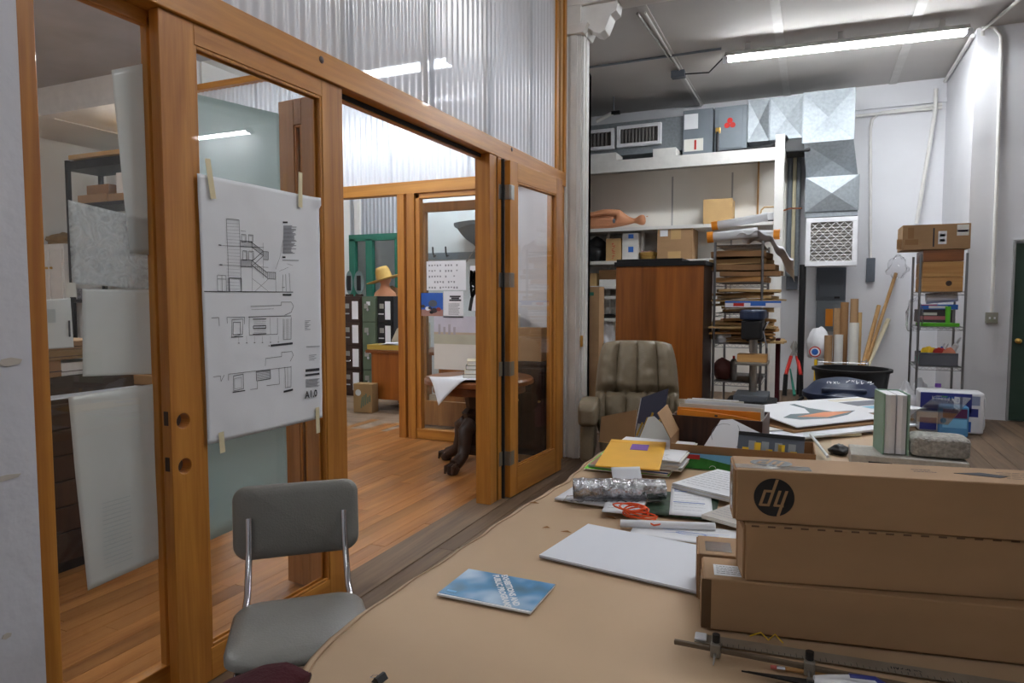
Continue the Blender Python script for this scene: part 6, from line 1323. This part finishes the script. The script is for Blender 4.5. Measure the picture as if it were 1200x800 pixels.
def lb(label, u0, u1, vt, m, zb, y=YL+.02):
    a, b = aty(u0, 230, y), aty(u1, vt, y); t = carton('archive_box', label, ((a.x+b.x)/2, y+.2, zb), (b.x-a.x, .38, b.z-zb), 0, m); return b.z
q1 = lb('flat brown box low on the black shelving', 90, 124, 226, 'card', zl1+.001)
q2 = lb('brown lidded box upon the flat brown box', 101, 126, 215, 'card_dk', q1+.002)
q3 = lb('brown box with red mark on the black shelving', 126, 149, 225, 'card', zl1+.001)
t_ = lb('white printed box on the brown box', 136, 148, 201, 'paintwhite', q3+.002)
# white cabinet with sacks
YV = 6.5
va, vb_ = aty(36, 287, YV), aty(74, 287, YV)
vc_ = T('white_cabinet', 'white painted two door cabinet in the inner room', 'cabinet', (max(va.x, XL+.02), YV, 0)); va.x = max(va.x, XL+.02); W_ = vb_.x-va.x; H_ = va.z; W_ = min(W_, sx0-va.x-.02)
MB().box(0, W_, 0, .5, .0, H_).build('body', 'paintwhite', vc_, bev=.004)
for i in range(2): d = MB().box(.03+i*(W_/2), W_/2-.02+i*(W_/2), -.02, 0, .1, H_-.08).build('door', 'paintwhite', vc_, bev=.004); MB().cyl((W_/2-.05+.1*i, -.045, H_-.35), (W_/2-.05+.1*i, -.02, H_-.35), .018, n=10).build('knob', 'brass', d)
for i, dx in enumerate((.17, W_*.74)): blob('burlap_sack', ['crumpled burlap sack on the left of the white cabinet', 'crumpled burlap sack heaped over the white cabinet doors'][i], 'sack', (va.x+dx+.02, YV+.22, H_+.001), (.15, .18, .10), 'bagpaper', 30+i, .5, .3)
bwp = tag(MB().box(aty(82, 350, YL-.1).x, aty(98, 350, YL-.1).x, YL+.01, YL+.02, lvz[3]+.001, aty(90, 338, YL-.1).z).build('print_panel', mat('bwprint', S(120, 120, 126), .6, var=1.0, scale=30)), 'black and white print panel on the black shelving', 'print')
# ---------------- office behind the inner partition
YF2 = 8.1
for i, (u0, u1, m, lab) in enumerate(((402, 423.5, 'cabbrown', 'dark brown filing cabinet under the green window'), (424, 441.5, 'cabgreen', 'olive green filing cabinet between the dark ones'), (442, 461, 'black', 'black filing cabinet beside the straw hat'))):
    a, b = aty(u0, 347, YF2), aty(u1, 347, YF2); W_ = b.x-a.x; H_ = aty(430, 347, YF2).z
    t = T('filing_cabinet', lab, 'filing cabinet', (a.x, YF2, 0), group='filing cabinets in the office'); MB().box(.003, W_-.003, 0, .6, 0, H_).build('body', m, t, bev=.005)
    for k in range(4):
        z0 = .05+k*(H_-.07)/4; d = MB().box(.015, W_-.015, -.018, 0, z0, z0+(H_-.07)/4-.015).build('drawer', m, t, bev=.004); h = (H_-.07)/4
        if i == 1: MB().lathe([(0, .03), (.018, .028), (.02, .02), (.01, .0)], 12, M=Tr(W_/2, -.018, z0+h*.5) @ Matrix.Rotation(PI/2, 4, 'X')).build('knob', 'chrome', d)
        else: MB().box(.04, .13, -.035, -.018, z0+h*.30, z0+h*.36).build('handle', 'chrome', d, bev=.004)
        if i != 1 or k in (1, 3): MB().box(W_*.52, W_*.85, -.0195, -.018, z0+h*.1, z0+h*.85).build('index_card', 'paper', d) if i != 1 else MB().box(W_*.35, W_*.6, -.0195, -.018, z0+h*.68, z0+h*.84).build('index_card', 'paper', d)
        MB().box(.05, .12, -.0195, -.018, z0+h*.55, z0+h*.75).build('label_holder', 'steel', d)
Hc = aty(430, 347, YF2).z
# bust with straw hat
bu = T('display_head', 'tan display bust wearing a straw hat', 'bust', (aty(449, 345, YF2+.2).x, YF2+.25, Hc+.001)); MB().lathe([(0, 0), (.16, 0), (.15, .05), (.08, .11), (.06, .17), (.085, .22), (.095, .30), (.07, .36), (0, .38)], 20).build('head', 'skin', bu, smooth=60)
ht = T('straw_hat', 'straw hat with upturned brim on the display bust', 'hat', (bu.location.x-.0, bu.location.y, Hc+.24), rot=(.15, -.25, 0))
MB().lathe([(.27, .02), (.2, .0), (.115, .03), (.105, .14), (.08, .19), (0, .2), (0, .19), (.075, .18), (.1, .135), (.11, .025), (.2, -.008), (.27, .012), (.27, .02)], 28).build('crown_and_brim', 'straw', ht, smooth=60)
ht2 = T('straw_hat', 'second dark straw hat beside the display bust', 'hat', (aty(458, 345, YF2+.45).x, YF2+.48, Hc+.001)); MB().lathe([(.2, .01), (.1, .02), (.09, .12), (0, .16), (0, .15), (.08, .11), (.1, .01), (.2, .0), (.2, .01)], 24).build('crown_and_brim', 'card_dk', ht2, smooth=60)
for i, (u, r) in enumerate(((421, .09), (409.5, .06))):
    t = T('oval_mirror', ['oval pale dish with dark figure standing on the brown cabinet', 'oval pale dish partly behind the door post'][i], 'dish', (aty(u, 340, YF2+.12).x, YF2+.12, Hc+.001)); MB().lathe([(0, .006), (1, .004), (1, 0), (0, 0)], 28, M=Tr(0, 0, .2) @ Matrix.Diagonal((r, 1, .17, 1)) @ Matrix.Rotation(PI/2, 4, 'X')).build('plate', solid('dishg', 120, 136, 136, .3), t, smooth=30); MB().box(-.035, .035, -.02, -.0, .08, .3).build('figure', 'black', t, bev=.02); MB().box(-.05, .05, -.03, .03, 0, .03).build('foot', 'darkwood', t)
# desk
YDk = 7.15
a = aty(428, 409, YDk); dk = T('office_desk', 'reddish wooden desk in the back office', 'desk', (a.x, YDk, 0)); H_ = aty(440, 410, YDk).z
MB().box(0, 1.6, 0, .75, H_-.04, H_).build('top', 'oak', dk, bev=.006); MB().box(.07, .55, .03, .72, .14, H_-.04).build('pedestal', 'plyred', dk, bev=.004); MB().box(1.05, 1.53, .03, .72, .14, H_-.04).build('pedestal', 'plyred', dk, bev=.004)
for xx in (.09, .49, 1.1, 1.5):
    for yy in (.08, .66): MB().box(xx-.025, xx+.025, yy-.025, yy+.025, 0, .14).build('leg', 'darkwood', dk)
t = carton('yellow_tray', 'yellow cardboard tray of papers on the office desk', (aty(452, 404, YDk+.1).x, YDk+.2, H_+.001), (.5, .3, .06), 0, 'ochre' if 'ochre' in K else 'yellow', tape=False)
for k in range(4): sheet('loose_paper', ['lowest', 'second', 'third', 'topmost'][k]+' loose white paper on the yellow tray', .3, .24, (aty(456, 400, YDk+.1).x+.02*k, YDk+.2, H_+.064+.006*k), .2*k, 'paper', group='papers on the yellow tray', seed=40+k)
bgb = T('tote_bag', 'cream shopping bag with green lettering on the office desk', 'bag', (aty(464, 390, YDk+.25).x+.05, YDk+.48, H_+.001)); MB().prism([(-.26, 0), (.3, 0), (.3, .34), (-.02, .34), (-.16, .25), (-.24, .1)], -.06, .06, 'y').build('body', solid('totegrey', 190, 186, 168), bgb, bev=.02); squig(bgb, 'lettering', 'green_paint', Tr(.06, -.063, .2) @ MF, .3, .05, 8, .012, 6); squig(bgb, 'lettering', 'green_paint', Tr(.08, -.063, .1) @ MF, .3, .06, 6, .018, 7)
bgp = T('paper_bag', 'brown paper bag with green print on the office floor', 'bag', (aty(426, 470, 6.95).x, 7.0, .001), .1); MB().prism([(-.13, -.08), (.13, -.08), (.13, .08), (-.13, .08)], 0, .36, 'z').build('body', 'bagpaper', bgp, bev=.006)
MB().lathe([(0, .001), (.035, .001), (.04, 0)], 14, M=Tr(-.06, -.081, .25) @ Matrix.Rotation(PI/2, 4, 'X')).build('print', solid('palegrey', 190, 196, 196), bgp); mb = MB()
for k in range(5): mb.line((-.02+k*.03, -.0815, .06+.02*k), (.0+k*.025, -.0815, .2+.02*(k % 3)), .02, (0, 1, 0))
mb.build('leaf_print', 'cabgreen', bgp)
# papers taped to the inner partition glass
YG = YI-.012
def poster(name, label, cat, u0, u1, v0, v1, m='paper', y=YG):
    a, b = aty(u0, v1, y), aty(u1, v0, y); t = T(name, label, cat, ((a.x+b.x)/2, y, a.z)); W_, H_ = b.x-a.x, b.z-a.z
    MB().box(-W_/2, W_/2, -.0012, .0, 0, H_).build('sheet', m, t); return t, W_, H_
t, W_, H_ = poster('chart_sheet', 'white chart of small sketches taped to the inner partition glass', 'chart', 500, 546, 305, 340)
rnd = random.Random(3); chs = MB()
for r in range(5):
    for c in range(11):
        x = -W_*.44+c*W_*.07; z = H_*(.88-r*.19)
        if rnd.random() < .85: chs.box(x, x+W_*.035, -.002, -.0012, z-H_*.07*rnd.uniform(.5, 1), z)
ob = chs.build('tiny_sketches', 'ink_lt', t); ob['kind'] = 'stuff'
t, W_, H_ = poster('group_photo', 'colour photo of a crowd under blue sky on the partition glass', 'photo', 490, 519, 343, 370, solid('photosky', 50, 100, 190, .4))
mb = MB(); mb.box(-W_/2, W_/2, -.0018, -.0012, 0, H_*.28).build('ground_print', solid('pinkground', 170, 130, 120), t)
for (x, z, r, m) in ((.1, .5, .30, 'greyblue'), (-.1, .28, .18, 'paper'), (.15, .2, .22, 'dkbox'), (-.3, .38, .14, 'dkbox'), (.33, .25, .16, 'brick'), (.05, .12, .14, 'black'), (-.02, .3, .12, 'black')): MB().lathe([(0, .0), (r*W_*.6, .0), (r*W_*.6, -.0004)], 9, M=Tr(x*W_, -.0022, z*H_+.01) @ Matrix.Rotation(PI/2, 4, 'X') @ Matrix.Diagonal((1, .7, 1, 1))).build('figure_print', m, t)
t, W_, H_ = poster('notice_sheet', 'white typed notice on the inner partition glass', 'notice', 520, 543, 341, 372)
for k, s_ in enumerate((.55, .4, .6)): MB().box(-W_*s_/2+.02, W_*s_/2+.02, -.0018, -.0012, H_*(.80-.07*k)-.008, H_*(.80-.07*k)+.008).build('heading', 'ink', t)
textlines(t, 'ink_lt', -W_*.25, W_*.35, H_*.1, H_*.55, 8, -.0016, .006, 4, axis='front')
t, W_, H_ = poster('landscape_poster', 'large pale landscape poster on the inner partition glass', 'poster', 509, 575, 371, 432, solid('lilac', 206, 204, 216)); 
MB().box(-W_/2, W_/2, -.0018, -.0012, 0, H_*.48).build('pale_field', 'paper2', t); MB().box(-W_/2, W_/2, -.0022, -.0018, H_*.48, H_*.68).build('olive_band', solid('oliveb', 190, 190, 170), t); MB().box(-W_/2, W_/2, -.0026, -.002, H_*.66, H_*.70).build('beige_band', solid('sandb', 196, 180, 160), t)
for k in range(4): MB().box(-W_*.42+k*W_*.09, -W_*.38+k*W_*.09, -.0028, -.002, H_*.66, H_*(.85-.05*(k % 2))).build('tower_print', solid('towerp', 176, 172, 180), t)
t, W_, H_ = poster('tree_print', 'black and white print of bare tree branches on the glass', 'print', 551, 572, 311, 364, 'paper')
rnd = random.Random(12); br = MB()
def branch(x, z, a, l, w_, d):
    x1, z1 = x+l*math.cos(a), z+l*math.sin(a); x1 = max(-W_/2+.004, min(W_/2-.004, x1)); z1 = max(.004, min(H_-.004, z1)); br.line((x, -.0018, z), (x1, -.0018, z1), w_, (0, 1, 0))
    if d:
        for k in range(3): branch(x1, z1, a+rnd.uniform(-1, 1), l*.72, w_*.72, d-1)
for x in (-.1, .02, .1): branch(x*1.0, 0, 1.4+rnd.uniform(-.3, .3), H_*.3, .035, 5)
br.build('branches', 'black', t)['kind'] = 'stuff'
# umbrella and hooks on the white wall
um = T('umbrella', 'black half open umbrella hanging on the office wall', 'umbrella', (aty(553, 285, 8.5).x+.30, 8.585, aty(550, 262, 8.5).z))
def uf(u, v): a = 2*PI*u; r = .5*v; return (r*math.cos(a)*(1-.06*abs(math.sin(4*a))*v), r*math.sin(a)*.3, -.38*v**1.5-.02*abs(math.sin(4*a)))
MB().grid(uf, 48, 8).build('canopy', 'blackmatte', um, th=.003); MB().cyl((0, 0, .05), (0, 0, -1.0), .008, n=8).build('shaft', 'steel', um); MB().tube([(0, 0, -1.0), (0, 0, -1.08), (.04, 0, -1.1), (.07, 0, -1.06)], .012, 8).build('handle', 'darkwood', um)
um.rotation_euler = (0, math.radians(40), 0)
hr = T('hook_rail', 'grey rail with coat hooks on the office wall', 'hook rail', (0, 8.75, 0)); a, b = aty(495, 300, 8.75), aty(560, 296, 8.75); MB().box(a.x, b.x, -.02, 0, a.z-.06, a.z+.04).build('rail', 'eqgrey', hr)
for u in (511, 526): x = aty(u, 300, 8.75).x; MB().tube([(x, -.02, a.z), (x, -.06, a.z-.02), (x, -.09, a.z+.04), (x-.01, -.08, a.z+.12)], .012, 8).build('hook', 'black', hr, smooth=40)
# spindle chair behind the glass
wc = T('spindle_chair', 'pale spindle back chair behind the partition glass', 'chair', (-3.35, 7.2, 0), math.radians(200)); cm_ = solid('chairgrey', 120, 112, 104)
MB().prism(rrect(.42, .40, .12), .42, .455, 'z').build('seat', cm_, wc, bev=.008)
for sx in (-1, 1):
    for sy in (-1, 1): MB().tube([(sx*.14, sy*.14, .42), (sx*.17, sy*.17, .25), (sx*.165, sy*.165, .22), (sx*.2, sy*.2, 0)], [.016, .024, .015, .014], 8).build('leg', cm_, wc, smooth=40)
bow = [(.19*math.cos(t), .17, .455+.5*math.sin(t)) for t in [PI*i/14 for i in range(15)]]; MB().tube(bow, .012, 8).build('bow', 'darkwood', wc, smooth=40)
for k in range(5): x = -.12+.06*k; MB().cyl((x, .17, .455), (x, .17, .455+.5*math.sin(math.acos(x/.19))), .006, n=6).build('spindle', 'darkwood', wc)
# ---------------- round pedestal table
rt_c = Vector((-2.56, 5.12, 0)); 
rt = T('pedestal_table', 'round oak pedestal table with carved claw feet', 'table', rt_c, math.radians(35)); R_ = .46
MB().lathe([(0, .70), (R_-.04, .70), (R_, .715), (R_, .745), (R_-.015, .76), (0, .76)], 48).build('top', 'oak', rt, smooth=35); MB().lathe([(R_-.08, .64), (R_-.07, .64), (R_-.07, .70), (R_-.08, .70), (R_-.08, .64)], 40).build('apron', 'oak', rt, smooth=35)
MB().lathe([(0, .12), (.15, .12), (.16, .16), (.13, .2), (.14, .26), (.12, .4), (.15, .46), (.11, .5), (.13, .62), (.20, .68), (.20, .70), (0, .70)], 10).build('pedestal', K['darkwood'], rt, smooth=25)
for k in range(4):
    a = math.radians(45+90*k); M_ = Rz(a); l = MB().tube([M_ @ Vector(p) for p in ((.10, 0, .33), (.15, 0, .36), (.19, 0, .33), (.20, 0, .22), (.23, 0, .13), (.29, 0, .09), (.34, 0, .07))], [.06, .075, .065, .055, .05, .05, .05], 10).build('leg', 'darkwood', rt, smooth=50)
    f = MB().lathe([(0, 0), (.04, .005), (.058, .04), (.045, .075), (0, .09)], 14, M=Tr(*(M_ @ Vector((.36, 0, 0))))).build('claw_foot', 'darkwood', l, smooth=50)
    for q in (-.5, 0, .5): MB().tube([M_ @ Vector((.34, .05*q, .085)), M_ @ Vector((.39+.02*math.cos(q), .07*q, .07)), M_ @ Vector((.415, .075*q, .015))], [.014, .016, .010], 6).build('claw', 'darkwood', l, smooth=50)
z_ = .7612
for k, (m, lab) in enumerate((('darkwood', 'dark book at the bottom of the table pile'), ('cream', 'cream book in the table pile'), ('dkgreen', 'dark green book on the table pile'), ('cream', 'thin pale book on top of the table pile'))):
    book('hardback_book', lab, (rt_c.x+.05, rt_c.y-.02, z_), .3-.01*k, .24, .035, .3+.06*k, m); z_ += .0365
Q = [(-.52, -.10, -.12), (-.10, -.45, -.02)]
def pf(u, v):
    x = -.03+.42*(u-v)*.72-.02; y = -.60+.46*(u+v)*.70; r = math.hypot(x, y); z = .7625+.012*math.sin(4*u+3*v)+.012
    if r > .455: z -= (r-.455)*1.2
    return (x+rt_c.x, y+rt_c.y, z)
tag(MB().grid(pf, 18, 18).build('plan_sheet', 'paper', smooth=60, th=.0008), 'large white plan sheet hanging over the edge of the round table', 'paper')

# dark sideboard behind the folded door, with boxes on it
sb_ = T('sideboard', 'dark sideboard against the wall behind the folded door', 'sideboard', (-2.5, 5.74, 0))
MB().box(-.33, .33, -.11, .11, .06, .82).build('carcass', 'darkwood', sb_, bev=.004); MB().box(-.35, .35, -.125, .12, .82, .85).build('top', 'darkwood', sb_, bev=.004); MB().box(-.3, .3, -.09, .1, 0, .06).build('plinth', 'black', sb_)
for i in range(3): d = MB().box(-.31+i*.21, -.11+i*.21, -.122, -.11, .1, .79).build('door', 'darkwood', sb_, bev=.003); MB().cyl((-.13+i*.21, -.145, .5), (-.13+i*.21, -.122, .5), .01, n=8).build('knob', 'brass', d)
carton('pale_carton', 'pale carton on the dark sideboard', (-2.62, 5.75, .851), (.26, .18, .42), 0, 'paintwhite', tape=False); carton('brown_carton', 'brown carton on the dark sideboard', (-2.33, 5.75, .851), (.24, .18, .3), 0, 'card')
